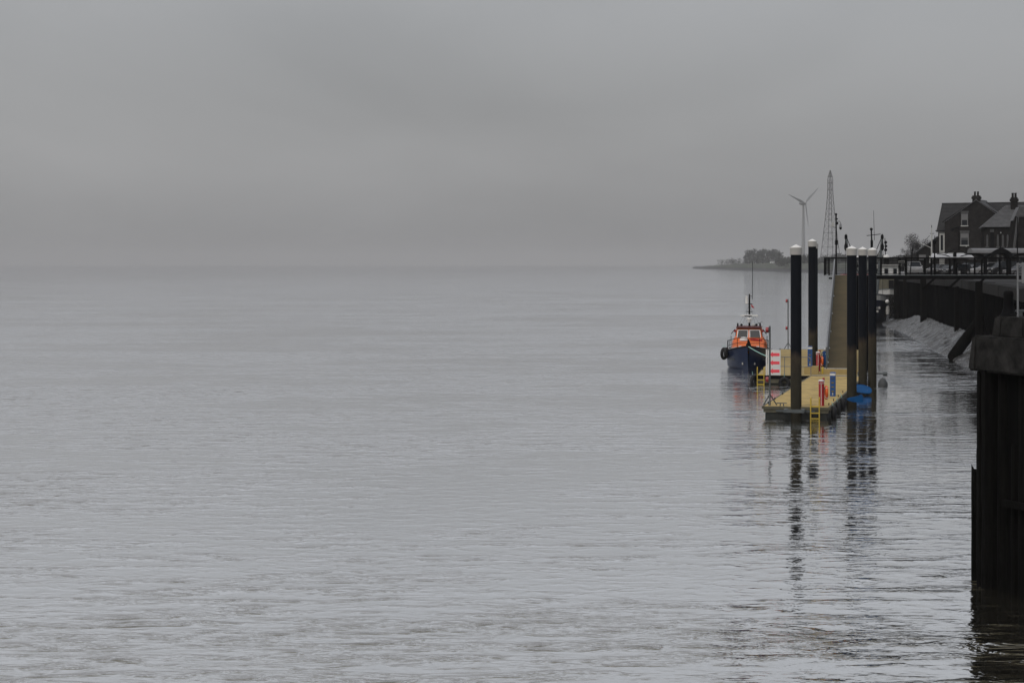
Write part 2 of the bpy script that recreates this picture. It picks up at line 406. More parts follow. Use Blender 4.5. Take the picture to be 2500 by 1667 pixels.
mb = MB(); mb.box(0.05, FW - 0.05, FL + 0.0, FL + 0.55, ZD + 0.004, ZD + 0.02); mb.build('bridge_plate', 'galv', fp)
for (x, y) in ((0.10, 1.6), (0.10, 4.6), (0.10, 8.4), (0.10, 13.5), (0.10, 18.0), (3.13, 1.5), (3.13, 4.4), (3.13, 7.4), (3.13, 10.6), (3.13, 14.5)):
    mb = MB(); cleat(mb, x, y, R(90), 0.8); mb.build('cleat', 'black', fp, True)
mb = MB(); cleat(mb, 0.92, 0.35, 0, 1.15); mb.build('cleat', 'galvd', fp, True)
L1 = toL(FP, FRZ, A(1996, 990, 91.9))
ladder(fp, L1.x, 0.0, 1.03, -0.7, (0.27, 0.0, -0.25))
L = toL(FP, FRZ, A(1942, 990, 91.0)); PX = L.x
mb = MB()       # guide frame round the front pile
mb.box(PX - 0.95, PX + 0.95, -0.02, 0.10, ZD - 0.26, ZD - 0.16)
mb.box(PX - 0.50, PX - 0.34, -0.62, 0.0, ZD - 0.24, ZD - 0.08); mb.box(PX + 0.34, PX + 0.50, -0.62, 0.0, ZD - 0.24, ZD - 0.08)
mb.box(PX - 0.50, PX + 0.50, -0.74, -0.60, ZD - 0.24, ZD - 0.08)
mb.build('pile_guide', 'galvd', fp, bevel=0.01)

# --- inner pontoon carrying the gangway
BP = Vector((15.448, 116.636, 0.0)); BRZ = -math.atan(0.187); BW, BL = 6.86, 36.4
bp = empty('pontoon', BP, BRZ, 'wide tan-decked pontoon under the gangway with handrail and tyre fenders', 'pontoon')
boards('deck_boards', 'deckb', 0.06, BW - 0.06, 0.06, BL - 0.06, bp)
mb = MB()
mb.box(-0.04, BW + 0.04, 0, 0.06, ZD - 0.20, ZD + 0.006); mb.box(-0.04, 0.06, 0.06, BL, ZD - 0.20, ZD + 0.006); mb.box(BW - 0.06, BW + 0.04, 0.06, BL, ZD - 0.20, ZD + 0.006)
mb.box(0.06, BW - 0.06, BL - 0.06, BL, ZD - 0.20, ZD + 0.006)
mb.build('edge_timber', 'black', bp)
mb = MB(); mb.box(0.05, BW - 0.05, 0.05, BL - 0.05, ZD - 0.42, ZD - 0.05); mb.build('frame', 'fascia', bp)
for k in range(6):
    a = 0.12 + k * 6.05
    MB().box(0.12, BW - 0.12, a, a + 5.85, -0.45, ZD - 0.42).build('float', 'float', bp, bevel=0.03)
MB().bar((0.0, -0.05, 0.12), (3.6, -0.05, 0.12), 0.08, 0.07).build('rubbing_strake', 'fascia', bp)
for (x, y) in ((0.12, 6.0), (0.12, 14.0), (0.12, 26.0), (0.12, 34.5), (6.72, 3.5), (6.72, 10), (1.2, 36.2)):
    mb = MB(); cleat(mb, x, y, R(90)); mb.build('cleat', 'black', bp, True)
ladder(bp, 0.29, 0.0, 1.06, -0.7, (0.27, 0.0, -0.25))
hr = MB()       # tubular handrail beside the arrow board
LY = 0.12
hr.path([(0.80, 1.6, ZD), (0.80, 1.6, 1.72), (0.80, LY, 1.72), (3.30, LY, 1.72), (3.42, LY, 1.62), (3.42, LY, 0.55)], 0.024, 8)
hr.path([(0.80, 1.6, 1.12), (0.80, LY, 1.12), (3.42, LY, 1.12)], 0.022, 8)
hr.path([(0.80, LY, ZD), (0.80, LY, 1.72)], 0.024, 8); hr.path([(1.78, LY, ZD), (1.78, LY, 1.72)], 0.022, 8)
hr.build('handrail', 'galv', bp, True)
LQ = toL(BP, BRZ, A(1978, 893, 119.0))
MB().box(LQ.x - 0.36, LQ.x + 0.55, 2.0, 3.1, ZD, 1.03).build('locker', 'deckb', bp, bevel=0.015)
mb = MB()
mb.bar((6.5, 0.55, 0.72), (7.95, 0.2, 0.72), 0.09, 0.09); mb.tube((7.9, 0.2, 0.72), (8.13, 0.15, 0.72), 0.13, 0.13, 10); mb.box(6.3, 6.6, 0.45, 0.65, ZD, 0.80)
mb.build('mooring_boom', 'galvd', bp, True)
LPZ = toL(BP, BRZ, A(1910, 852, 152))
MB().tube((3.0, 36.2, ZD), (3.0, 36.2, ZD + 1.0), 0.045, n=8).build('mooring_post', 'fascia', bp, True)

# --- steel piles
def pile(px, d, peak, label, r=0.26, extra=None):
    P = A(px, Y0, d); z0 = -2.0
    o = empty('mooring_pile', (P.x, P.y, 0), 0, label, 'pile', 'white-capped mooring piles')
    ct = peak - 0.16
    MB().tube((0, 0, z0), (0, 0, ct - 0.30), r, r, 28).build('shaft', 'pile', o, True)
    c = MB().lathe([(r + 0.03, ct), (0.0, peak)], n=28).build('cap', 'cap', o, True)
    MB().lathe([(r + 0.035, ct - 0.36), (r + 0.035, ct - 0.005)], n=28).build('collar', 'collar', o, True)
    MB().lathe([(r + 0.043, ct - 0.02), (r + 0.043, ct + 0.012), (r + 0.02, ct + 0.012)], n=28).build('cap_rim', 'cap', c, True)
    return o
pile(1943.5, 91.0, 8.56, 'white-capped black pile through the guide at the end of the yellow pontoon', 0.268)
pile(1983, 122.5, 9.26, 'tallest white-capped black pile, behind the red post beside the gangway')
pile(1987.5, 131.0, 9.20, 'white-capped pile mostly hidden behind the tallest pile')
pile(2079.5, 98.8, 8.57, 'white-capped pile beside the tyred edge with a blue float round its foot')
pile(2106, 110.5, 8.62, 'middle one of three white-capped piles, behind the blue kayak', 0.25)
pile(2129.8, 115.6, 8.63, 'white-capped pile next to the boom with the hanging grey buoy')

# --- posts and pedestals on the decks
def nav_pole(P, rz, label, h=3.95, lamps=(3.75, 1.28)):
    o = empty('light_pole', P, rz, label, 'light pole', 'red light poles')
    MB().tube((0, 0, 0), (0, 0, h), 0.045, 0.045, 12).build('pole', 'galvd', o, True)
    for a in (R(30), R(150), R(270)):
        MB().bar((0, 0, 0.55), (0.38 * math.cos(a), 0.38 * math.sin(a), 0.0), 0.05, 0.05).build('leg', 'galvd', o)
    for z in lamps:
        l = MB().tube((-0.06, 0, z), (-0.20, 0, z), 0.14, 0.14, 16).build('lamp', 'redlamp', o, True)
        MB().tube((-0.04, 0, z), (-0.075, 0, z), 0.10, 0.10, 12).build('bracket', 'galvd', l)
P = A(1879.5, 990, 91.95); nav_pole((P.x, P.y, ZD), FRZ, 'grey tripod pole with red lamps on the corner of the yellow deck')
P = A(1924, 852, 152.0); nav_pole((P.x, P.y, ZD), BRZ, 'grey tripod pole with red lamps at the far end of the tan deck', 4.15, (4.0, 1.75))

def red_post(P, rz, label, buoy_side):
    o = empty('rescue_post', P, rz, label, 'rescue post', 'red rescue posts')
    MB().lathe([(0.14, 0), (0.14, 1.10)], n=24).build('body', 'red', o, True)
    b = MB().lathe([(0.145, 1.10), (0.145, 1.24), (0.155, 1.245), (0.155, 1.27), (0.05, 1.30), (0, 1.30)], n=24).build('head', 'white', o, True)
    for t in (-0.085, 0.0, 0.085):      # small red label panel
        MB().box(t - 0.036, t + 0.036, -0.152, -0.14, 1.13, 1.21).build('label_panel', 'red', b)
    MB().box(-0.012, 0.012, -0.147, -0.135, 0.02, 1.09).build('stripe', 'white', o)
    MB().tube((0.10, 0.05, 1.22), (0.10, 0.05, 1.38), 0.055, 0.055, 12).build('beacon', 'red', o, True)
    MB().bar((0.12, 0, 0.86), (0.22, 0, 0.86), 0.06, 0.05).build('hook', 'black', o)
    return o
def lifebuoy(P, rz, label):
    o = empty('lifebuoy', P, rz, label, 'lifebuoy', 'orange lifebuoys')
    MB().torus((0, 0, 0), (1, 0.18, 0), 0.285, 0.072).build('ring', 'orange', o, True)
    for a in (R(45), R(135), R(225), R(315)):
        u = Vector((-0.18, 1, 0)).normalized(); c = u * 0.285 * math.cos(a) + Vector((0, 0, 0.285 * math.sin(a)))
        t = -u * math.sin(a) + Vector((0, 0, math.cos(a)))
        MB().torus(c, t, 0.074, 0.012, 12, 6).build('band', 'white', o, True)
P = A(2005.5, 990.5, 91.6); red_post((P.x, P.y, ZD), FRZ, 'red round rescue post behind the yellow ladder of the yellow deck', 1)
lifebuoy(toW((P.x, P.y, ZD), FRZ, 0.24, 0.0, 0.66), FRZ, 'orange lifebuoy hung on the red post behind the yellow ladder')
P2 = A(1997.6, 906, 121.0); red_post((P2.x, P2.y, ZD), BRZ, 'red round rescue post beside the foot of the gangway', 1)
lifebuoy(toW((P2.x, P2.y, ZD), BRZ, 0.24, 0.0, 0.66), BRZ, 'orange lifebuoy hung on the red post by the gangway foot')
def blue_post(P, rz, label):
    o = empty('service_pedestal', P, rz, label, 'pedestal', 'blue service pedestals')
    MB().box(-0.145, 0.145, -0.12, 0.12, 0, 1.10).build('body', 'blue', o, bevel=0.012)
    h = MB().box(-0.15, 0.15, -0.125, 0.125, 1.10, 1.235).build('light_head', 'white', o, bevel=0.01)
    MB().prism([(-0.16, 1.235), (0.16, 1.235), (0.12, 1.29), (-0.12, 1.29)], -0.13, 0.13).build('roof', 'blue', h)
    for z in (0.93, 0.70, 0.47, 0.24):
        s = MB().box(-0.075, 0.075, -0.15, -0.12, z, z + 0.055).build('socket', 'black', o)
        MB().box(-0.065, 0.065, -0.156, -0.15, z + 0.02, z + 0.045).build('socket_lid', 'yellow' if z < 0.9 else 'galv', s)
    MB().box(-0.03, 0.03, -0.135, -0.12, 0.07, 0.20).build('meter_label', 'offwhite', o)
P = A(2033.3, 967.5, 98.2); blue_post((P.x, P.y, ZD), FRZ, 'blue service pedestal standing on the yellow deck')
P = A(1978, 893, 119.0); PL = toW(BP, BRZ, LQ.x, 2.35); blue_post((PL.x, PL.y, 1.03), BRZ, 'blue service pedestal on the tan locker in front of the tallest pile')

# --- arrow board
P = toW(BP, BRZ, 1.03, 0.04, ZD)
o = empty('arrow_sign', (P.x, P.y, ZD), BRZ, 'upright white board with three red arrows on the edge of the tan deck', 'sign')
pn = MB().box(-0.30, 0.50, -0.05, -0.02, 0.02, 1.62).build('panel', 'white', o)
MB().box(-0.30, 0.50, -0.02, 0.0, 0.06, 1.58).build('backing', 'galv', o)
for z in (0.28, 0.80, 1.32):
    MB().prism([(-0.20, z), (0.02, z + 0.17), (0.02, z + 0.095), (0.44, z + 0.095), (0.44, z - 0.095), (0.02, z - 0.095), (0.02, z - 0.17)], -0.056, -0.05).build('arrow', 'pink', pn)
for x in (-0.36, ):
    MB().box(x - 0.06, x + 0.03, -0.06, 0.02, 0.0, 1.64).build('side_post', 'white', o)

# --- tyres
def tyre(P, axis_rz, label, r=0.36):
    o = empty('tyre_fender', P, axis_rz, label, 'tyre', 'black tyre fenders')
    MB().torus((0, 0, 0), (0, 1, 0), r - 0.11, 0.115, 24, 10).build('tyre', 'rubber', o, True)
    MB().torus((0, 0.03, 0), (0, 1, 0), r - 0.17, 0.03, 20, 6).build('bead', 'black', o, True)
    MB().path([(0, 0, r - 0.16), (0, 0.12, r + 0.22)], 0.014, 5).build('lanyard', 'rope', o)
LT = toL(BP, BRZ, A(1915, 938, 116.5))
tyre(toW(BP, BRZ, LT.x, -0.16, 0.12), BRZ, 'black tyre hanging on the front of the tan pontoon below the handrail')
tyre(toW(BP, BRZ, -0.16, 0.10, 0.16), BRZ + R(70), 'black tyre wrapped on the ladder corner of the tan pontoon', 0.42)
for y, lb in ((0.9, 'black tyre on the long side of the yellow pontoon, at its end corner'), (3.6, 'black tyre on the long side of the yellow pontoon, middle of three'), (6.6, 'black tyre on the long side of the yellow pontoon, next to the capped pile')):
    tyre(toW(FP, FRZ, FW + 0.16, y, 0.18), FRZ + R(90), lb, 0.40)

# --- hanging buoy, kayak, float collar, hose
P = toW(BP, BRZ, 7.86, 0.0, 0)
o = empty('hanging_buoy', (P.x, P.y, 0), BRZ, 'grey bell-shaped buoy hanging from the boom into the water', 'buoy')
MB().lathe([(0.0, -0.25), (0.27, -0.2), (0.31, -0.02), (0.28, 0.18), (0.17, 0.38), (0.06, 0.46), (0.0, 0.47)], n=18).build('body', 'buoy', o, True)
MB().path([(0, 0, 0.45), (0.02, 0.18, 0.70)], 0.012, 5).build('lanyard', 'galv', o)
def hull_shape(L_, B_, H_, n=14):
    secs = []
    for i in range(n + 1):
        t = i / n; w = max(0.02, B_ / 2 * (math.sin(math.pi * min(1, max(0, t)) ** 0.8) ** 0.6)); rise = H_ * 0.55 * (abs(t - 0.5) * 2) ** 2.4
        x = (t - 0.5) * L_
        secs.append([(x, -w, H_ * 0.55 + rise), (x, -w * 0.86, H_ * 0.2 + rise), (x, -w * 0.4, rise), (x, w * 0.4, rise), (x, w * 0.86, H_ * 0.2 + rise), (x, w, H_ * 0.55 + rise), (x, w * 0.5, H_ * 0.66 + rise), (x, -w * 0.5, H_ * 0.66 + rise)])
    return MB().loft(secs, closed=True)
def slab(name, pts, th, m, parent, bow=0.0, bevel=0.03):
    """outline in the x-z plane with thickness along y, bowed outwards in the middle"""
    xs = [p[0] for p in pts]; xm, xr = (min(xs) + max(xs)) / 2, (max(xs) - min(xs)) / 2
    f = lambda x: -bow * (1 - ((x - xm) / xr) ** 2)
    n = len(pts); vs = [(x, f(x) - th / 2, z) for x, z in pts] + [(x, f(x) + th / 2, z) for x, z in pts]
    return MB().add(vs, [tuple(range(n)), tuple(reversed(range(n, 2 * n)))] + [(i, i + n, (i + 1) % n + n, (i + 1) % n) for i in range(n)]).build(name, m, parent, True, bevel)
P = A(2100, 960, 106.6)
o = empty('kayak', (P.x, P.y, 0), R(-6), 'blue plastic kayak lying on its side in the water against the middle pile', 'kayak')
k = slab('hull', [(-0.50, 0.30), (-0.48, 0.60), (-0.40, 0.64), (0.2, 0.59), (0.48, 0.50), (0.63, 0.38), (0.68, 0.22), (0.62, 0.10), (0.45, 0.05), (0.0, 0.10), (-0.40, 0.18)], 0.34, 'bluef', o, 0.10, 0.07)
k.rotation_euler = (R(-14), 0, 0)
MB().tube((0.40, -0.16, 0.26), (0.40, -0.20, 0.26), 0.04, 0.04, 10).build('drain_plug', 'blue', k, True)
P = A(2079.5, 980, 98.4)
o = empty('pile_float', (P.x, P.y - 0.42, 0), FRZ, 'torn blue plastic sheet float round the foot of a capped pile', 'float')
slab('sheet', [(-0.36, 0.42), (-0.20, 0.50), (0.05, 0.54), (0.28, 0.62), (0.42, 0.68), (0.50, 0.65), (0.48, 0.57), (0.55, 0.52), (0.51, 0.42), (0.57, 0.34), (0.54, 0.26), (0.30, 0.24), (0.0, 0.27), (-0.25, 0.33)], 0.12, 'bluef', o, 0.16, 0.025)
hp = toW((P2.x, P2.y, ZD), BRZ, 0.42, 0.35, 0)
o = empty('hose_heap', hp, 0, 'heap of coiled blue and green hoses beside the red post at the gangway', 'hose')
for k in range(7):
    MB().torus((rnd.uniform(-.05, .05), rnd.uniform(-.05, .05), 0.30 + 0.13 * k), (rnd.uniform(-.5, .5), 1, rnd.uniform(-.4, .4)), 0.20 + rnd.uniform(-.04, .05), 0.028, 20, 7).build('coil', ('bluef', 'rope', 'galv', 'blue')[k % 4], o, True)
MB().box(-0.13, 0.13, -0.06, 0.08, 0, 1.3).build('reel_stand', 'blue', o)
MB().ball((0.0, 0, 1.42), 0.11).build('lamp', 'lamp', o, True)

# --- gangway
GP = Vector((20.266, 118.5, 0.90)); GRZ = -math.atan(0.1893); GLEN = 37.15; GR = (6.64 - 0.90) / GLEN; GWD = 1.62
g = empty('gangway', GP, GRZ, 'long sloping brown-decked gangway rising from the tan pontoon to the footbridge', 'gangway')
def gz(y): return GR * y
mb = MB(); nb = 60
for k in range(nb):
    y0_, y1_ = GLEN * k / nb, GLEN * (k + 1) / nb - 0.015
    mb.add([(0, y0_, gz(y0_) - .06), (GWD, y0_, gz(y0_) - .06), (GWD, y1_, gz(y1_) - .06), (0, y1_, gz(y1_) - .06), (0, y0_, gz(y0_)), (GWD, y0_, gz(y0_)), (GWD, y1_, gz(y1_)), (0, y1_, gz(y1_))],
           [(0, 3, 2, 1), (4, 5, 6, 7), (0, 1, 5, 4), (1, 2, 6, 5), (2, 3, 7, 6), (3, 0, 4, 7)])
mb.build('tread_plates', 'gang', g)['kind'] = 'stuff'
for sx, x in ((-1, -0.05), (1, GWD + 0.05)):
    tr = MB()
    tr.bar((x, 0, gz(0) - 0.12), (x, GLEN, gz(GLEN) - 0.12), 0.10, 0.34)
    tr = tr.build('side_girder', 'galvd', g)
    MB().bar((x, 0, gz(0) + 1.32), (x, GLEN, gz(GLEN) + 1.32), 0.09, 0.07).build('top_rail', 'galv', tr)
    MB().bar((x, 0, gz(0) + 0.70), (x, GLEN, gz(GLEN) + 0.70), 0.05, 0.05).build('mid_rail', 'galvd', tr)
    for k in range(19):
        y = GLEN * k / 18
        MB().bar((x, y, gz(y) - 0.1), (x, y, gz(y) + 1.32), 0.06, 0.06).build('post', 'galvd', tr)
    pn = MB()
    for k in range(18):
        ya, yb = GLEN * k / 18 + 0.05, GLEN * (k + 1) / 18 - 0.05
        pn = MB(); xs = x - sx * 0.02
        pn.add([(xs, ya, gz(ya) + .10), (xs, yb, gz(yb) + .10), (xs, yb, gz(yb) + 1.22), (xs, ya, gz(ya) + 1.22), (xs + .012, ya, gz(ya) + .10), (xs + .012, yb, gz(yb) + .10), (xs + .012, yb, gz(yb) + 1.22), (xs + .012, ya, gz(ya) + 1.22)],
               [(0, 1, 2, 3), (7, 6, 5, 4), (0, 4, 5, 1), (1, 5, 6, 2), (2, 6, 7, 3), (3, 7, 4, 0)])
        pn.build('infill_panel', 'panel', tr)
for y in (1.0, 5.6, 11.5, 18.5, 26.0):
    MB().ball((0.03, y, gz(y) + 0.16), 0.07, 8).build('deck_light', 'lamp', g, True)
MB().box(-0.35, GWD + 0.3, -0.25, 1.6, -0.35, -0.05).build('landing_plate', 'deckb', g, bevel=0.01)
MB().box(-0.36, -0.24, -0.28, 1.6, -0.35, -0.01).build('edge_guard', 'yellow', g)
MB().box(-0.2, GWD + 0.2, -0.02, 0.05, -0.055, 0.005).build('hinge_flap', 'offwhite', g)
# ================================================================= pilot boat
def hull_secs(st):
    """stations (y, list of (half breadth, z)) from keel to gunwale -> symmetric open sections"""
    out = []
    for y, pts in st:
        s_ = [(-b, y, z) for b, z in reversed(pts)] + [(b, y, z) for b, z in pts]
        out.append(s_)
    return out
BT = A(1827, Y0, 132.4); BTZ = -math.atan(0.140)
bt = empty('pilot_boat', (BT.x, BT.y, 0), BTZ, 'orange and navy pilot boat moored with its bow to the pontoon', 'boat')
st = []
for i in range(15):
    t = i / 14; y = 9.2 * t
    g_ = 1.66 * min(1, (math.sin(min(1, t / 0.34) * math.pi / 2)) ** 0.55) if t > 0 else 0.05
    g_ *= 1 - 0.12 * max(0, t - 0.6) / 0.4
    zg = 1.70 - 0.50 * min(1, t / 0.30) ** 0.75
    wl = g_ * (0.10 + 0.84 * min(1, t / 0.34) ** 0.6)
    st.append((y + (0.0 if t else 0), [(0.015, -0.5), (wl * 0.75, -0.22), (wl, 0.12), (max(wl + 0.03, wl + (g_ - wl) * 0.42), 0.66), (g_, zg)]))
secs = hull_secs(st)
# raked stem
secs = [[(x, y - (0.38 * max(0, z) / 1.7 if i < 1 else 0.30 * max(0, z) / 1.7 * max(0, 1 - i / 4)), z) for (x, y, z) in s_] for i, s_ in enumerate(secs)]
hull = MB().loft(secs, caps=False)
hull.f.append([len(secs[0]) * 14 + i for i in range(10)])
hull.build('hull', 'navy', bt, True)
dk = [[(-s_[-1][0] + 0.02, s_[-1][1] + 0.02, s_[-1][2] - 0.07), (s_[-1][0] - 0.02, s_[-1][1] + 0.02, s_[-1][2] - 0.07)] for s_ in secs]
MB().loft(dk, caps=False).build('deck', 'offwhite', bt)
gun = MB()
for sd in (0, -1):
    pts = [Vector(s_[sd]) for s_ in secs]
    gun.path([p + Vector((0, 0, 0.0)) for p in pts], 0.055, 8)
gun.build('gunwale', 'rubber', bt, True)
tr = MB()
for sd in (0, -1):
    tr.path([Vector(s_[sd]) + Vector((0.05 if sd == 0 else -0.05, 0, 0.055)) for s_ in secs[1:]], 0.03, 6)
tr.build('toe_rail', 'white', bt, True)
sk = MB()
for j in (1, 8):
    pts = [Vector(s_[j]) for s_ in secs[2:]]
    sk.path([p + Vector((-0.03 if j == 1 else 0.03, 0, 0)) for p in pts], 0.035, 6)
sk.build('rubbing_strake', 'galvd', bt, True)
for x in (-0.42, -0.28, 0.44):
    MB().box(x - 0.05, x + 0.05, 0.42, 0.75, 0.33, 0.50).build('draught_mark', 'offwhite', bt)
# coach roof (orange trunk) and wheelhouse
def cab(name, m, base, top, parent, bevel=0.05):
    """base/top: (x half front, x half back, y front, y back, z)"""
    a, b, y0_, y1_, z0 = base; c, d, y2_, y3_, z1 = top
    return MB().add([(-a, y0_, z0), (a, y0_, z0), (b, y1_, z0), (-b, y1_, z0), (-c, y2_, z1), (c, y2_, z1), (d, y3_, z1), (-d, y3_, z1)],
                    [(0, 3, 2, 1), (4, 5, 6, 7), (0, 1, 5, 4), (1, 2, 6, 5), (2, 3, 7, 6), (3, 0, 4, 7)]).build(name, m, parent, bevel=bevel)
ctk = cab('coach_roof', 'borange', (1.22, 1.36, 1.60, 6.2, 1.08), (1.06, 1.26, 2.0, 6.2, 1.94), bt, 0.07)
sho = cab('coach_roof_step', 'borange', (1.16, 1.20, 2.2, 6.2, 1.80), (1.02, 1.08, 2.9, 6.2, 2.18), ctk, 0.05)
for x in (-0.62, 0.66):
    MB().box(x - 0.10, x + 0.10, 1.60, 1.80, 1.50, 1.62).build('name_plate', 'white', ctk)
MB().lathe([(0.0, 0.0), (0.30, 0.0), (0.30, 0.10), (0.22, 0.24), (0.0, 0.27)], c=(-0.36, 2.55, 1.98), n=20).build('liferaft', 'white', ctk, True)
MB().bar((0.10, 2.5, 2.10), (0.98, 2.5, 2.02), 0.12, 0.12).build('boathook_cover', 'red', ctk)
wh = cab('wheelhouse', 'borange', (0.98, 1.02, 3.05, 5.6, 2.05), (0.86, 0.95, 3.45, 5.6, 2.88), bt, 0.05)
rf = cab('roof', 'maroon', (0.96, 1.0, 3.22, 5.8, 2.87), (0.86, 0.92, 3.36, 5.7, 2.98), wh, 0.03)
for sx in (-1, 1):
    def wpt(x, z, off):      # a point on the raked wheelhouse front
        k = (z - 2.05) / 0.83
        return (x, 3.05 + 0.40 * k - off, z)
    def pane(xa, xb, za, zb, grow, off, thick):
        ta = 1 - 0.12 * (zb - 2.05) / 0.83
        p = [(xa - grow, za - grow), (xb + grow, za - grow), (xb * ta + grow, zb + grow), (xa * ta - grow, zb + grow)]
        return MB().add([wpt(x, z, off) for x, z in p] + [wpt(x, z, off - thick) for x, z in p], [(0, 1, 2, 3), (7, 6, 5, 4), (0, 4, 5, 1), (1, 5, 6, 2), (2, 6, 7, 3), (3, 7, 4, 0)])
    xa, xb = (0.10, 0.84) if sx > 0 else (-0.84, -0.10)
    fr_ = pane(xa, xb, 2.18, 2.70, 0.05, 0.03, 0.06).build('windscreen_frame', 'white', wh)
    pane(xa, xb, 2.18, 2.70, 0.0, 0.045, 0.03).build('windscreen', 'glass', fr_)
    MB().box(sx * 0.955 - 0.03, sx * 0.955 + 0.03, 3.75, 4.9, 2.25, 2.70).build('side_window', 'glass', wh)
    MB().tube((sx * 1.02, 3.5, 2.66), (sx * 1.02, 3.75, 2.66), 0.10, 0.10, 12).build('side_light', 'redlamp', wh, True)
    MB().box(sx * 0.82 - 0.055, sx * 0.82 + 0.055, 3.6, 3.72, 2.97, 3.22).build('horn', 'black', rf)
    MB().tube((sx * 0.55, 3.5, 3.10), (sx * 0.55, 3.7, 3.12), 0.09, 0.06, 10).build('floodlight', 'black', rf, True)
MB().ball((0.34, 3.9, 3.06), 0.13).build('satellite_dome', 'offwhite', rf, True)
MB().bar((0.5, 3.8, 3.15), (1.0, 3.8, 3.32), 0.03, 0.03).build('wind_vane', 'black', rf)
# mast, radar, aerials
ms = MB(); ms.tube((0.03, 4.4, 2.95), (0.03, 4.4, 5.35), 0.075, 0.055, 10); ms.bar((-0.2, 4.4, 4.05), (0.25, 4.4, 4.05), 0.04); ms.bar((-0.26, 4.4, 4.62), (0.26, 4.4, 4.62), 0.05); ms.bar((0.0, 4.4, 5.2), (0.26, 4.4, 5.2), 0.035)
ms = ms.build('mast', 'black', bt, True)
MB().tube((-0.17, 4.35, 4.62), (-0.17, 4.35, 5.22), 0.11, 0.10, 14).build('radar_reflector', 'white', ms, True)
MB().lathe([(0.10, 3.24), (0.14, 3.32), (0.12, 3.42), (0.20, 3.46), (0.20, 3.58), (0.0, 3.66)], c=(0.02, 4.1, 0), n=16).build('radar_pedestal', 'white', ms, True)
sb_ = MB().box(-0.62, 0.66, 4.02, 4.18, 3.70, 3.84).build('radar_scanner', 'white', ms, bevel=0.02)
MB().box(-0.34, 0.22, 4.012, 4.02, 3.72, 3.77).build('scanner_lettering', 'black', sb_)
MB().tube((0.02, 4.1, 3.6), (0.02, 4.1, 3.71), 0.05, n=8).build('scanner_neck', 'black', sb_)
MB().tube((0.24, 4.4, 4.95), (0.26, 4.4, 7.75), 0.022, 0.018, 6).build('whip_aerial', 'black', ms)
MB().add([(0.10, 4.4, 4.66), (0.34, 4.42, 4.42), (0.40, 4.40, 4.30), (0.20, 4.38, 4.36), (0.11, 4.415, 4.65)], [(0, 1, 2, 3), (4, 3, 2, 1), (0, 4, 1), (0, 3, 4)]).build('ensign', 'red', ms)
wr = MB()
for e in ((-0.8, 4.0, 2.98), (0.8, 4.0, 2.98), (-0.5, 5.2, 2.98), (0.5, 5.2, 2.98)): wr.path([(0.03, 4.4, 4.6), e], 0.009, 4)
wr.build('stays', 'galvd', ms)
rl = MB()
for sx in (-1, 1):
    top = [(sx * 0.04, -0.2, 2.25)] + [(sx * (abs(secs[i][-1][0]) - 0.10), secs[i][-1][1], secs[i][-1][2] + 0.72 - 0.0 * i) for i in (1, 3, 5, 7)]
    rl.path(top, 0.022, 6); rl.path([(x, y, z - 0.36) for x, y, z in top], 0.018, 6)
    for (x, y, z) in top: rl.path([(x, y, z), (x, y, z - 0.72)], 0.02, 6)
    rl.path([(sx * 1.32, 4.4, 2.25), (sx * 1.34, 4.6, 1.2)], 0.022, 6); rl.path([(sx * 1.28, 3.2, 2.45), (sx * 1.05, 3.4, 2.75)], 0.03, 6)
rl.build('guard_rail', 'black', bt, True)
MB().path([(0, 0.35, 1.62), (0, 0.30, 2.05)], 0.06, 8).build('samson_post', 'black', bt, True)
MB().add([(-0.22, 0.9, 1.62), (0.22, 0.9, 1.62), (0.02, 0.75, 2.2)], [(0, 1, 2)]).build('anchor_frame', 'black', bt)
# fenders and rope are things of their own
for i, (x, y, z, r, lb) in enumerate(((-1.80, 2.6, 1.02, 0.46, 'outermost big black tyre hung on the free side of the pilot boat'), (-1.62, 1.9, 1.12, 0.40, 'big black tyre hung nearest the bow of the pilot boat'))):
    tyre(toW((BT.x, BT.y, 0), BTZ, x, y, z), BTZ + R(64 + 12 * i), lb, r)
ra = toW((BT.x, BT.y, 0), BTZ, 0.02, -0.25, 1.66); rb = toW(BP, BRZ, 0.80, 0.12, 1.70)
pts = []
for i in range(13):
    t = i / 12; p = ra.lerp(rb, t); p.z -= 0.05 * math.sin(math.pi * t); pts.append(p)
o = empty('mooring_rope', (0, 0, 0), 0, 'taut pale teal rope from the pilot boat bow to the handrail', 'rope')
o.location = rb; MB().path([p - rb for p in pts], 0.034, 6).build('strand', 'rope', o, True)

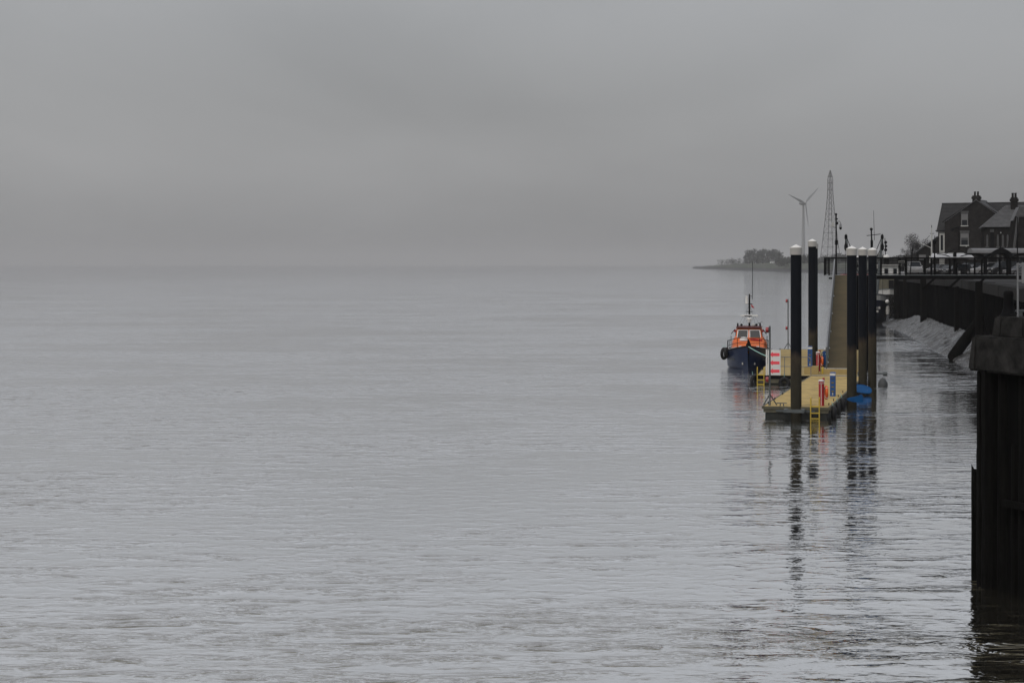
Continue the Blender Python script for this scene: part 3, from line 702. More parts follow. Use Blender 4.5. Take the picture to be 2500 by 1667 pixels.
# ================================================================= vessels at the quay
def trawler(P, rz, label, hullm, L_=15.0, B_=5.2, ztop=3.05):
    o = empty('fishing_boat', P, rz, label, 'boat')
    st = []
    for i in range(13):
        t = i / 12; y = L_ * t
        gg = max(0.06, B_ / 2 * min(1, math.sin(min(1, t / 0.4) * math.pi / 2) ** 0.55)) * (1 - 0.15 * max(0, t - 0.7) / 0.3)
        zg = ztop - 0.8 * min(1, t / 0.6); wl = gg * (0.25 + 0.68 * min(1, t / 0.4))
        st.append((y, [(0.03, -1.0), (wl * 0.8, -0.4), (wl, 0.2), (wl + (gg - wl) * 0.55, zg * 0.6), (gg, zg)]))
    secs = hull_secs(st); secs = [[(x, y - 0.9 * max(0, z) / ztop * max(0, 1 - i / 4), z) for x, y, z in s_] for i, s_ in enumerate(secs)]
    h = MB().loft(secs, caps=False); h.f.append([12 * 10 + i for i in range(10)]); h.build('hull', hullm, o, True)
    bw = MB()
    for sd in (0, -1):
        a = [Vector(s_[sd]) for s_ in secs]
        inn = Vector((0.1 if sd == 0 else -0.1, 0.05, 0))
        bw.loft([[p + Vector((0, 0, -0.02)), p + Vector((0, 0, 0.72)), p + Vector((0, 0, 0.72)) + inn, p + inn] for p in a], closed=True)
    bw.build('bulwark', 'offwhite', o)
    sp = MB()
    for sd in (0, -1): sp.path([Vector(s_[sd]) + Vector((0, 0, 0.74)) for s_ in secs], 0.07, 6)
    sp.build('capping_rail', 'galvd', o, True)
    MB().loft([[(-abs(s_[-1][0]) + .05, s_[-1][1], s_[-1][2] - .1), (abs(s_[-1][0]) - .05, s_[-1][1], s_[-1][2] - .1)] for s_ in secs], caps=False).build('deck', 'galvd', o)
    return o, secs
TP = A(2117, Y0, 236.0)
tb, tsecs = trawler((TP.x, TP.y, 0), -math.atan(0.10), 'navy fishing boat with twin derricks moored behind the capped piles', 'navy', 15.0, 6.5)
w_ = cab('wheelhouse', 'white', (1.7, 1.8, 4.6, 8.6, 2.2), (1.55, 1.7, 4.9, 8.6, 6.1), tb, 0.06); w_.location.x = -0.95
for x in (-1.1, -0.37, 0.37, 1.1): MB().box(x - 0.28, x + 0.28, 4.80, 4.95, 4.9, 5.6).build('window', 'glass', w_)
MB().box(-1.75, 1.75, 4.6, 8.8, 6.1, 6.22).build('roof', 'red', w_)
for x in (-0.9, 0.6, 1.3): MB().box(x - .3, x + .3, 4.70, 4.85, 3.0, 3.6).build('panel', 'blind', w_)
mm = MB(); mm.tube((1.45, 7.2, 6.0), (1.20, 7.2, 12.0), 0.17, 0.09, 8); mm.bar((0.6, 7.2, 11.3), (2.4, 7.2, 11.5), 0.09); mm.box(1.1, 1.42, 7.1, 7.3, 9.7, 10.7); mm.ball((1.2, 7.2, 12.15), 0.2)
mm.bar((1.3, 7.2, 8.8), (0.8, 7.2, 8.8), 0.07); mm.box(0.7, 0.9, 7.1, 7.3, 8.7, 9.2); mm.bar((1.35, 7.2, 7.2), (0.9, 7.2, 7.2), 0.07); mm.box(0.8, 1.0, 7.1, 7.3, 7.1, 7.6)
mm = mm.build('mast', 'black', tb, True)
MB().tube((1.6, 7.2, 10.7), (1.5, 7.2, 14.6), 0.035, 0.02, 5).build('whip_aerial', 'black', mm)
MB().bar((-0.95, 6.4, 6.2), (-0.95, 6.4, 8.3), 0.10).build('anemometer_post', 'black', mm)
for a in (0, 120, 240): MB().ball((-0.95 + .3 * math.cos(R(a)), 6.4 + .3 * math.sin(R(a)), 8.45), 0.16, 6).build('wind_cup', 'white', mm, True)
for sx, xt in ((-1, -2.35), (1, 2.30)):
    d_ = MB().tube((sx * 1.5, 4.2, 2.6), (xt, 4.0, 11.0), 0.22, 0.15, 8).build('derrick', 'galvd', tb, True)
    MB().lathe([(0.10, 9.3), (0.22, 9.5), (0.24, 9.9), (0.13, 10.3), (0.12, 10.7), (0.20, 10.95), (0.18, 11.3), (0, 11.5)], c=(xt, 4.0, 0), n=10).build('derrick_head', 'black', d_, True)
    k_ = MB(); k_.path([(xt, 4, 11.2), (xt - sx * 2.0, 4.2, 6.3)], 0.05, 5); k_.path([(xt + sx * 0.1, 4, 10), (xt + sx * 0.05, 4, 3)], 0.03, 4); k_.path([(xt, 4, 10), (xt - sx * 1.9, 4.2, 5.8)], 0.05, 5)
    k_.ball((xt - sx * 0.9, 4.1, 8.6), 0.22, 6); k_.ball((xt - sx * 1.4, 4.15, 7.3), 0.22, 6); k_.build('rigging', 'black', d_)
for i, (x, z) in enumerate(((0.9, 1.95), (1.25, 1.95), (1.6, 1.95), (0.95, 1.5), (1.35, 1.5))):
    MB().box(x - .12, x + .12, 0.75 - .1 * i, 0.95, z - .14, z + .14).build('registration_mark', 'offwhite', tb)
MB().lathe([(0.0, -.6), (.22, -.5), (.26, 0), (.22, .5), (0, .6)], c=(2.75, 1.6, 1.6), n=12).build('fender', 'offwhite', tb, True)
MB().ball((2.65, 1.2, 2.75), 0.26, 8).build('fender', 'white', tb, True)

VP = A(2170, Y0, 268.0)
vb, vsecs = trawler((VP.x, VP.y, 0), -math.atan(0.12), 'white work boat with a mast of black ball and diamond shapes beyond the footbridge', 'cargrey', 12.0, 5.0, 3.2)
cab('deckhouse', 'fascia', (1.75, 1.85, 2.6, 7.6, 2.8), (1.70, 1.82, 2.72, 7.6, 5.75), vb, 0.06)
w_ = cab('wheelhouse', 'white', (1.70, 1.82, 2.72, 7.6, 5.75), (1.65, 1.8, 2.8, 7.6, 7.3), vb, 0.06)
for x in (-1.35, -0.15, 1.1): MB().box(x - 0.26, x + 0.26, 2.62, 2.8, 6.1, 6.9).build('window', 'glass', w_)
MB().box(-1.9, 2.0, 2.5, 7.8, 7.3, 7.5).build('roof', 'offwhite', w_)
MB().box(0.2, 0.9, 2.4, 2.66, 3.2, 5.2).build('door', 'black', w_)
mm = MB().tube((-0.05, 4.5, 7.4), (-0.2, 4.5, 11.4), 0.06, 0.05, 8).build('mast', 'black', vb, True)
for z, kd in ((10.75, 0), (10.2, 1), (9.65, 0)):
    if kd: MB().lathe([(0, z - .30), (.24, z), (0, z + .30)], c=(-0.05, 4.42, 0), n=10).build('day_shape', 'black', mm)
    else: MB().ball((-0.1, 4.42, z), 0.24, 8).build('day_shape', 'black', mm, True)
MB().lathe([(0.42, 8.35), (0.46, 8.6), (0.40, 8.85), (0, 8.95)], c=(0.0, 4.2, 0), n=16).build('radar_dome', 'white', vb, True)
MB().lathe([(0.40, 7.45), (0.40, 8.35)], c=(0.0, 4.2, 0), n=14).build('dome_stand', 'black', vb, True)
MB().box(-1.35, -0.5, 4.0, 4.3, 9.0, 9.15).build('radar_scanner', 'offwhite', vb); MB().bar((-0.93, 4.15, 7.4), (-0.93, 4.15, 9.0), 0.2).build('radar_stand', 'black', vb)
# ================================================================= quay
ZQ = 6.1
W = [(25.0, 62.0), (30.3, 109.0), (36.9, 144.0), (42.9, 177.0), (46.0, 205.0), (48.3, 222.0), (51.3, 246.0), (63.0, 253.0), (64.5, 300.0), (86.0, 400.0), (152.0, 700.0)]
qg = sheet('quay_ground', [(x + 0.4, y) for x, y in W] + [(420, 700), (420, 62)], ZQ - 0.03, M['asphalt'])
tag(qg, 'dark asphalt quayside behind the harbour wall', None, kind='structure')
qw = empty('quay_wall', (W[0][0], W[0][1], 0), 0, 'long black tidal quay wall with pale concrete coping above the mud', 'wall')
def rel(x, y, z): return (x - W[0][0], y - W[0][1], z)
rw = random.Random(3)
for (a, b) in zip(W, W[1:]):
    a, b = Vector((*a, 0)), Vector((*b, 0)); d = (b - a); Ln = d.length; d.normalize(); nrm = Vector((-d.y, d.x, 0))   # river side
    mb = MB(); nP = max(1, int(Ln / 1.0)) if b.y <= 260 else max(1, int(Ln / 6))
    for k in range(nP):        # sheet of upright timbers, uneven faces
        p, q = a + d * Ln * k / nP, a + d * (Ln * (k + 1) / nP - 0.05); off = nrm * rw.uniform(0.0, 0.10)
        mb.add([rel(*(p + off).xy, -2.5), rel(*(q + off).xy, -2.5), rel(*(q + off).xy, 5.36), rel(*(p + off).xy, 5.36),
                rel(*(p - nrm * .5).xy, -2.5), rel(*(q - nrm * .5).xy, -2.5), rel(*(q - nrm * .5).xy, 5.36), rel(*(p - nrm * .5).xy, 5.36)],
               [(0, 1, 2, 3), (7, 6, 5, 4), (0, 4, 5, 1), (1, 5, 6, 2), (2, 6, 7, 3), (3, 7, 4, 0)])
    mb.build('timber_facing', 'wall', qw)['kind'] = 'stuff'
    nC = max(1, round(Ln / 8.5))
    for k in range(nC):
        p, q = a + d * (Ln * k / nC + 0.03), a + d * (Ln * (k + 1) / nC - 0.03)
        jt = rw.uniform(-0.03, 0.03)
        o_ = nrm * (0.22 + jt); i_ = -nrm * 0.9
        mb = MB(); zt = ZQ + 0.03 + jt; zb = 5.34
        mb.add([rel(*(p + o_).xy, zb), rel(*(q + o_).xy, zb), rel(*(q + i_).xy, zb), rel(*(p + i_).xy, zb), rel(*(p + o_).xy, zt), rel(*(q + o_).xy, zt), rel(*(q + i_).xy, zt), rel(*(p + i_).xy, zt)],
               [(0, 3, 2, 1), (4, 5, 6, 7), (0, 1, 5, 4), (1, 2, 6, 5), (2, 3, 7, 6), (3, 0, 4, 7)])
        mb.build('coping_block', 'cope', qw, bevel=0.05)
def wall_at(Y):
    for (a, b) in zip(W, W[1:]):
        if a[1] <= Y <= b[1] and b[1] > a[1]:
            t = (Y - a[1]) / (b[1] - a[1]); return a[0] + t * (b[0] - a[0])
# fender piles
def post_mesh(w, z0, z1, seed, m='timber', name='fender_pile', jag=0.1):
    r_ = random.Random(seed); secs = []
    for k in range(9):
        z = z0 + (z1 - z0) * k / 8
        dx, dy = r_.uniform(-.03, .03) * w, r_.uniform(-.03, .03) * w; s_ = w / 2 * r_.uniform(.93, 1.04)
        secs.append([(dx + s_ * math.cos(t) * (1.15 if j % 2 else 0.95), dy + s_ * math.sin(t) * (1.15 if j % 2 else .95), z + (r_.uniform(-jag, jag) if k == 8 else 0)) for j, t in enumerate(2 * math.pi * i / 8 for i in range(8))])
    return MB().loft(secs, closed=True)
for px, Y, w, zt, lb in ((2176, 240, 0.75, 5.6, 'black timber pile on the quay wall close to the fishing boat bow'), (2201, 228, 0.40, 6.0, 'thin black timber pile between two thick ones under the footbridge'),
                         (2238, 203, 0.72, 6.1, 'thick black timber pile under the footbridge standing in the grey mud'), (2341, 173, 0.45, 5.4, 'short black timber pile on the quay wall above the leaning pile'), (2397, 143.4, 0.60, 6.15, 'black timber pile at the top of the leaning pile')):
    x = wall_at(Y) - 0.45
    o = post_mesh(w, -2.0, zt, int(px)).build('fender_pile', 'timber', None, loc=(x, Y, 0))
    tag(o, lb, 'timber pile', 'timber piles of the quay wall')
# the thick leaning pile
pa = A(2326, 872, 146.0); pb_ = A(2397, 776, 143.6)
pa = pa + (pa - pb_).normalized() * 0.2
mb = MB(); d = (pb_ - pa)
secs = []; ax = d.normalized(); s1 = ax.orthogonal().normalized(); s2 = ax.cross(s1)
for k, (t, r_) in enumerate(((0, 0.33), (0.015, 0.40), (0.05, 0.44), (0.4, 0.45), (0.7, 0.43), (1.0, 0.42))):
    secs.append([pa + d * t + (s1 * math.cos(u) + s2 * math.sin(u)) * r_ * (1 + 0.03 * math.sin(3 * u + k)) - pa for u in (2 * math.pi * i / 14 for i in range(14))])
o = mb.loft(secs, closed=True).build('leaning_pile', 'timber', None, True, loc=pa)
tag(o, 'thick round-ended black pile leaning down from the quay wall to the water edge', 'timber pile')

# ---------------------------------------------------------------- mud bank
def mud_mesh():
    vs, fs = [], []; ys = [66 + i * 0.22 for i in range(int((244 - 66) / 0.22))]; nT = 26
    for Y in ys:
        xw = wall_at(Y); rise = 1.5 + 0.15 * math.sin(Y * 0.13); reach = 4.3 + 0.7 * math.sin(Y * 0.11 + 1.0)
        k_ = min(1.0, max(0.0, (Y - 118) / 32)); reach *= 0.25 + 0.75 * k_ * k_ * (3 - 2 * k_)
        if Y > 218: rise *= 1 - min(1, (Y - 218) / 16) * 0.6
        for k in range(nT + 1):
            t = k / nT; x = xw + 0.3 - reach * t
            z = rise * (1 - t) ** 1.05 * (1.25) - 0.32 * t - 0.18
            u, v = Y * 1.6 - (x - xw) * 2.0, (x - xw) * 0.55       # rills run slantwise down the slope
            rl = abs(noise.noise(Vector((u * 0.55, v, 3.1)))) * 0.62 + noise.noise(Vector((u * 1.3, v * 1.4, 9.0))) * 0.22
            fade = math.sin(math.pi * min(1, t * 1.04)) ** 0.6
            vs.append((x, Y, z - rl * fade + 0.08))
    for i in range(len(ys) - 1):
        for k in range(nT):
            a = i * (nT + 1) + k; fs.append((a, a + 1, a + nT + 2, a + nT + 1))
    me = bpy.data.meshes.new('mud_bank'); me.from_pydata(vs, [], fs)
    me.polygons.foreach_set('use_smooth', [True] * len(fs))
    return me
mm_, mnt = new_mat('wet_mud'); N = NT(mnt)
pos = N.n('ShaderNodeNewGeometry').outputs['Position']
mb1 = N.noise(N.map(pos, (0.7, 2.8, 1), (0, 0, R(38))), 1.0, 5.0, 0.65, 0.5)
cc = N.n('ShaderNodeMixRGB', {0: mb1, 1: (0.005, 0.005, 0.005, 1), 2: (0.105, 0.104, 0.10, 1)}).outputs[0]
bs = N.n('ShaderNodeBsdfPrincipled', {'Base Color': cc, 'Roughness': 0.17, 'Specular IOR Level': 0.8, 'Normal': N.n('ShaderNodeBump', {'Height': mb1, 'Strength': 1.0, 'Distance': 0.3}).outputs[0]})
N.n('ShaderNodeOutputMaterial', {'Surface': bs.outputs[0]})
me = mud_mesh(); me.materials.append(mm_)
mud = bpy.data.objects.new('mud_bank', me); col.objects.link(mud); tag(mud, 'wet grey mud bank with slanting rills below the quay wall', None, kind='structure')

# ---------------------------------------------------------------- nearer quay corner
NQ = Vector((11.05, 43.5, 0)); fd = Vector((0.302, -0.953, 0)); bd = Vector((0.93, 0.37, 0)); NRZ = math.atan2(-fd.x, fd.y) + math.pi
nq = empty('quay_corner', NQ, 0, 'near corner of the old quay with stepped concrete coping on black timbers', 'wall')
inn = Vector((0.953, 0.302, 0))       # inwards, away from the river
def blk(name, s0, s1, o0, o1, z0, z1, m, slope=0.0, bevel=0.04, parent=nq):
    """block along the face: s = metres from the corner towards the camera, o = offset inwards"""
    c = [fd * s0 + inn * o0, fd * s1 + inn * o0, fd * s1 + inn * o1, fd * s0 + inn * o1]
    t = [fd * (s0 + slope) + inn * (o0 + slope * 0.6), fd * s1 + inn * (o0 + slope * 0.6), fd * s1 + inn * o1, fd * (s0 + slope) + inn * o1]
    return MB().add([(p.x, p.y, z0) for p in c] + [(p.x, p.y, z1) for p in t], [(0, 3, 2, 1), (4, 5, 6, 7), (0, 1, 5, 4), (1, 2, 6, 5), (2, 3, 7, 6), (3, 0, 4, 7)]).build(name, m, parent, bevel=bevel)
blk('core', 0.10, 24, 0.14, 30, -2.0, 5.2, 'wall', bevel=0)
rk = random.Random(11)
s = -0.30
for k, ln in enumerate((0.36, 2.1, 1.9, 2.2, 2.0, 2.3, 2.1, 2.0, 2.2, 2.1, 2.0, 2.2)):
    blk('coping_block', s, s + ln - 0.035, -0.17 + rk.uniform(-.02, .02), 1.7, 5.07 + rk.uniform(-.02, .02), 5.90 + rk.uniform(-.015, .015), 'conc', 0.10 if k == 0 else 0.0, 0.05)
    s += ln
s = 0.22
for k, ln in enumerate((0.42, 0.95, 1.5, 1.6, 1.6, 1.6, 1.6, 1.6, 1.6, 1.6, 1.6, 1.6, 1.6, 1.6)):
    blk('kerb_block', s, s + ln - 0.03, 0.13 + rk.uniform(-.015, .015), 0.95, 5.88, 6.36 + rk.uniform(-.012, .012), 'conc', 0.08 if k == 0 else 0.0, 0.04)
    s += ln
MB().add([(p.x, p.y, 6.06) for p in (fd * 0.8 + inn * 1.0, fd * 24 + inn * 1.0, fd * 24 + inn * 30, fd * 0.8 + inn * 30)], [(0, 1, 2, 3)]).build('paving', 'asphalt', nq)
# upright timbers of the face
for k in range(17):
    s = 0.02 + k * 0.44 + (rk.uniform(-.15, .15) if k else 0); p = fd * s + inn * (0.13 + rk.uniform(-.11, .09))
    post_mesh(rk.uniform(0.20, 0.42), -2.0, 5.10 - (rk.uniform(0.0, 2.6) if k % 4 == 3 else 0), 40 + k).build('face_timber', 'timber', nq).location = (p.x, p.y, 0)
for z in (2.1,):
    p, q = fd * 1.1 + inn * -0.06, fd * 9 + inn * -0.06
    MB().bar((p.x, p.y, z), (q.x, q.y, z + 0.1), 0.14, 0.16).build('waling', 'timber', nq, bevel=0.02)
# broken stakes standing off the corner
P = A(2380, Y0, 44.4); o = post_mesh(0.17, -1.5, 2.72, 71, jag=0.12).build('broken_stake', 'timber', None, loc=(P.x, P.y, 0))
tag(o, 'short jagged-topped black stake standing off the quay corner', 'stake')
P = A(2392, Y0, 43.95); o = post_mesh(0.16, -1.5, 3.12, 72, jag=0.10).build('broken_stake', 'timber', None, loc=(P.x, P.y, 0))
tag(o, 'taller black stake against the quay corner with weed on it', 'stake')
# bollard and sign on the near quay
bpz = A(2462, Y0, 43.4)
o = empty('mooring_bollard', (bpz.x, bpz.y, 6.35), R(20), 'squat black iron mooring bollard on the near quay corner', 'bollard')
MB().lathe([(0.21, 0), (0.21, 0.04), (0.16, 0.08), (0.125, 0.20), (0.11, 0.44), (0.12, 0.52), (0.11, 0.59), (0.08, 0.615), (0, 0.62)], n=24).build('barrel', 'black', o, True)
MB().tube((-0.02, 0, 0.36), (0.24, 0, 0.30), 0.045, 0.045, 10).build('horn', 'black', o, True)
P = A(2485, 777, 42.9)
o = empty('quay_sign', (P.x, P.y, 6.34), R(-18), 'grey steel sign post with a sign plate on the near quay', 'sign')
MB().tube((0, 0, 0), (0, 0, 1.28), 0.024, 0.024, 10).build('post', 'galv', o, True)
MB().tube((0.62, 0, 0), (0.62, 0, 1.28), 0.024, 0.024, 10).build('post', 'galv', o, True)
MB().box(0.085, 0.75, -0.05, -0.03, 0.81, 1.29).build('plate', 'galv', o, bevel=0.004)
for z in (0.86, 1.25): MB().box(-0.03, 0.20, -0.035, 0.03, z - 0.02, z + 0.02).build('clamp', 'galv', o)
P = A(2494, 765, 43.5)
o = empty('quay_cleat', (P.x, P.y, 6.34), R(0), 'low flat-topped iron cleat beside the grey sign post', 'cleat')
MB().box(-0.14, 0.30, -0.06, 0.06, 0.12, 0.18).build('bar', 'galvd', o, bevel=0.015)
for x in (-0.02, 0.18): MB().box(x - .03, x + .03, -.05, .05, 0, 0.13).build('foot', 'galvd', o)

# ================================================================= footbridge to the gangway
BY = 155.5; ZB = 6.66; BX0, BX1 = 26.75, 46.0
fb = empty('footbridge', (BX0, BY, ZB), 0, 'black steel footbridge with mesh railings from the quay to the gangway', 'bridge')
LN = BX1 - BX0
for y in (0.0, 2.2): MB().box(1.9, LN, y - 0.10, y + 0.10, -0.36, -0.06).build('main_beam', 'bridge', fb)
MB().box(0.02, LN, -0.02, 2.22, -0.055, -0.005).build('deck_plate', 'galvd', fb)
MB().box(0.0, LN, -0.14, -0.11, -0.05, -0.015).build('kick_strip', 'galvd', fb)
for k in range(9):
    x = 0.4 + k * 2.35
    MB().bar((x, 0, -0.3), (x, 2.2, -0.3), 0.10, 0.14).build('cross_beam', 'bridge', fb)
def railing(y, x0, x1, name_posts='railing_post'):
    n = max(1, round((x1 - x0) / 2.15)); st = (x1 - x0) / n
    for k in range(n + 1):
        x = x0 + k * st
        MB().box(x - 0.075, x + 0.075, y - 0.06, y + 0.06, -0.05, 1.42).build(name_posts, 'bridge', fb)
    MB().box(x0, x1, y - 0.04, y + 0.04, 1.34, 1.48).build('top_rail', 'bridge', fb)
    MB().box(x0, x1, y - 0.03, y + 0.03, 1.20, 1.27).build('upper_rail', 'bridge', fb)
    MB().box(x0, x1, y - 0.025, y + 0.025, 0.07, 0.12).build('lower_rail', 'bridge', fb)
    for k in range(n):
        mb = MB(); a, b = x0 + k * st + 0.06, x0 + (k + 1) * st - 0.06; m_ = 20
        for i in range(1, m_): mb.bar((a + (b - a) * i / m_, y, 0.12), (a + (b - a) * i / m_, y, 1.24), 0.012, 0.012)
        for i in range(1, 5): mb.bar((a, y, 0.12 + 1.12 * i / 5), (b, y, 0.12 + 1.12 * i / 5), 0.012, 0.012)
        mb.build('mesh_panel', 'bridge', fb)['kind'] = 'stuff'
railing(-0.05, 2.25, LN); railing(2.25, 0.05, LN)
for y in (0.0, 2.25): MB().box(-0.05, 0.05, y - .05, y + .05, -.05, 1.42).build('railing_post', 'bridge', fb)
MB().box(-0.05, 0.05, 0, 2.25, 1.36, 1.46).build('end_rail', 'bridge', fb)
mb = MB()
for i in range(1, 16): mb.bar((0, 2.2 * i / 16, 0.1), (0, 2.2 * i / 16, 1.36), 0.012, 0.012)
mb.build('mesh_panel', 'bridge', fb)['kind'] = 'stuff'
for x in (2.73, 3.55):
    MB().tube((x, 1.2, -8.5), (x, 1.2, -0.34), 0.24, 0.24, 14).build('support_pile', 'bridge', fb, True)
for x in (8.0, 10.1, 12.2): MB().bar((x + 0.9, 0.0, -0.3), (x, 0.6, -1.25), 0.10, 0.16).build('brace', 'bridge', fb)
# things on the bridge
P = Vector((BX0, BY, ZB))
def on_bridge(px, dy=0.25): return Vector(((px - CX) * (BY + dy) / FPX, BY + dy, ZB))
o = empty('camera_pole', on_bridge(2041.4, 2.0), 0, 'tall black pole with dome camera and floodlight at the end of the footbridge', 'camera pole')
MB().tube((0, 0, 0), (0, 0, 5.1), 0.075, 0.055, 12).build('pole', 'black', o, True)
MB().ball((0, 0, 5.16), 0.10, 8).build('finial', 'black', o, True)
MB().box(-0.07, 0.13, -0.08, 0.08, 4.70, 4.82).build('bracket', 'black', o); MB().box(-0.06, 0.16, -0.1, 0.1, 4.28, 4.50).build('junction_box', 'black', o)
MB().path([(0.05, 0, 4.55), (0.25, 0, 4.58), (0.36, 0, 4.50), (0.38, 0, 4.35)], 0.025, 8).build('camera_arm', 'galvd', o, True)
h = MB().lathe([(0.05, 4.36), (0.09, 4.30), (0.11, 4.05)], c=(0.38, 0, 0), n=14).build('camera_hood', 'galv', o, True)
MB().lathe([(0.115, 4.05), (0.11, 3.95), (0.07, 3.86), (0, 3.84)], c=(0.38, 0, 0), n=14).build('dome', 'black', h, True)
f_ = MB().prism([(-0.48, 4.10), (-0.22, 4.12), (-0.17, 4.46), (-0.36, 4.48)], -0.12, 0.02).build('floodlight', 'offwhite', o)
MB().bar((-0.3, 0, 4.08), (0, 0, 4.02), 0.04).build('floodlight_arm', 'black', f_)
MB().box(-0.09, 0.13, -0.11, 0.09, 2.55, 2.95).build('control_box', 'black', o)
o = empty('lamp_post', on_bridge(2281.8), 0, 'black lamp post with lantern standing by the footbridge railing', 'lamp post')
MB().lathe([(0.09, 0), (0.08, 1.5), (0.055, 1.6), (0.05, 2.8), (0.02, 3.3), (0, 3.32)], n=12).build('post', 'black', o, True)
MB().lathe([(0.05, 2.55), (0.13, 2.65), (0.14, 2.85), (0.05, 2.95)], n=12).build('lantern', 'black', o, True)
o = empty('notice_board', on_bridge(2202), 0, 'framed notice board above the footbridge railing', 'notice board')
for x in (-0.28, 0.28): MB().box(x - .02, x + .02, 0.1, 0.14, 0, 1.66).build('post', 'black', o)
MB().box(-0.28, 0.28, 0.1, 0.13, 1.62, 1.66).build('top_bar', 'black', o)
b = MB().box(-0.26, 0.26, 0.11, 0.13, 1.00, 1.20).build('panel', 'offwhite', o)
for i in range(9): MB().box(-0.22 + i * 0.05, -0.19 + i * 0.05, 0.10, 0.11, 1.04, 1.16).build('lettering', 'black', b)
o = empty('leaning_post', on_bridge(2222, 1.6), 0, 'thin black post leaning above the footbridge railing', 'post')
MB().bar((0, 0, 0), (0.20, 0, 2.25), 0.07, 0.07).build('shaft', 'black', o)
# ================================================================= houses
def gable_roof(mb_m, x0, x1, y0, y1, z0, z1, axis, m, parent, over=0.3, courses=20):
    """roof of overlapping courses; ridge along axis"""
    th = 0.10; mb = MB()
    if axis == 'x': half, mid = (y1 - y0) / 2, (y0 + y1) / 2
    else: half, mid = (x1 - x0) / 2, (x0 + x1) / 2
    sl = (z1 - z0) / half
    for sd in (-1, 1):
        for k in range(courses):
            a, b = k / courses, (k + 1) / courses + 0.25 / courses
            ha, hb = (half + over) * (1 - a), max(0, (half + over) * (1 - b))
            za, zb = z1 - sl * ha + 0.05, z1 - sl * hb - 0.0
            e = 0.25
            if axis == 'x': q = [(x0 - e, mid + sd * ha, za + th), (x1 + e, mid + sd * ha, za + th), (x1 + e, mid + sd * hb, zb + th * .3), (x0 - e, mid + sd * hb, zb + th * .3)]
            else: q = [(mid + sd * ha, y0 - e, za + th), (mid + sd * ha, y1 + e, za + th), (mid + sd * hb, y1 + e, zb + th * .3), (mid + sd * hb, y0 - e, zb + th * .3)]
            lo = [(x, y, z - th) for x, y, z in q]
            mb.add(q + lo, [(0, 1, 2, 3), (7, 6, 5, 4), (0, 4, 5, 1), (1, 5, 6, 2), (2, 6, 7, 3), (3, 7, 4, 0)])
    o = mb.build('roof', m, parent); o['kind'] = 'stuff'
    if axis == 'x': MB().tube((x0 - .25, mid, z1 + .06), (x1 + .25, mid, z1 + .06), 0.13, 0.13, 8).build('ridge_tiles', m, o)
    else: MB().tube((mid, y0 - .25, z1 + .06), (mid, y1 + .25, z1 + .06), 0.13, 0.13, 8).build('ridge_tiles', m, o)
    return o
def sash(parent, x, y, z0, w, h, blind=0.5, lintel=True, frame='blind'):
    o = MB().box(x - w / 2, x + w / 2, y - 0.03, y + 0.10, z0, z0 + h).build('window', 'glass', parent)
    f = MB()
    for xx in (x - w / 2, x + w / 2): f.box(xx - .06, xx + .06, y - .08, y - .02, z0, z0 + h)
    f.box(x - w / 2 + .06, x + w / 2 - .06, y - .075, y - .02, z0 + h * .48, z0 + h * .53); f.box(x - w / 2 + .06, x + w / 2 - .06, y - .075, y - .02, z0 + h - .08, z0 + h)
    f.build('frame', frame, o)
    if blind: MB().box(x - w / 2 + .06, x + w / 2 - .06, y - .05, y - .032, z0 + h * (1 - blind), z0 + h - .08).build('blind', 'blind', o)
    MB().box(x - w / 2 - .12, x + w / 2 + .12, y - .16, y + .05, z0 - .16, z0).build('sill', 'offwhite', o)
    if lintel: MB().prism([(x - w / 2 - .08, z0 + h + .01), (x + w / 2 + .08, z0 + h + .01), (x + w / 2 + .22, z0 + h + .50), (x - w / 2 - .22, z0 + h + .50)], y - .06, y + .05).build('lintel', 'stone', o)
def chimney(parent, x, y, z0, z1, w, dpt, pots, m='brick'):
    c = MB().box(x - w / 2, x + w / 2, y - dpt / 2, y + dpt / 2, z0, z1).build('chimney', m, parent)
    MB().box(x - w / 2 - .12, x + w / 2 + .12, y - dpt / 2 - .12, y + dpt / 2 + .12, z1 - .55, z1 - .2).build('corbel', m, c)
    for k in range(pots):
        px = x + (k - (pots - 1) / 2) * w * 0.42
        MB().lathe([(.17, z1), (.15, z1 + .55), (.19, z1 + .6), (.17, z1 + .66), (.12, z1 + .66)], c=(px, y, 0), n=10).build('chimney_pot', m, c)
# house with the tall brick gable
H0 = A(2383, Y0, 300.0); HRZ = -R(25.6)
ha = empty('brick_house', (H0.x, H0.y, ZQ), HRZ, 'tall dark brick house with chimney and sash windows in its gable', 'house')
hw = 5.1
MB().prism([(-hw, 0), (hw, 0), (hw, 8.3), (0, 11.75), (-hw, 8.3)], 0.0, 5.5).build('gable_wall', 'brick', ha)
MB().box(-6.5, 8.5, 1.5, 9.5, 0, 7.0).build('wing_wall', 'brick', ha)
MB().prism([(1.5, 7.0), (9.5, 7.0), (5.5, 11.3)], -6.48, 8.48, 'yz').build('wing_gable', 'brick', ha)
gable_roof(None, -6.5, 8.5, 1.5, 9.5, 7.0, 11.45, 'x', 'tile', ha)
gable_roof(None, -hw, hw, 0.05, 8.2, 8.3, 11.85, 'y', 'slate', ha, 0.25)
chimney(ha, -0.05, 0.55, 10.6, 12.6, 1.15, 1.0, 2)
sash(ha, -1.85, 0.0, 7.75, 0.95, 1.85, 0.5)
sash(ha, -1.85, 0.0, 4.55, 1.2, 1.85, 0.38)
b = MB().box(-6.15, -5.15, 0.85, 1.55, 0.9, 6.6).build('bay_window', 'offwhite', ha)
MB().box(-5.95, -5.55, 0.80, 0.86, 3.7, 6.2).build('bay_glass', 'glass', b); MB().box(-6.25, -5.05, 0.75, 1.55, 6.55, 6.75).build('bay_cornice', 'stone', b)
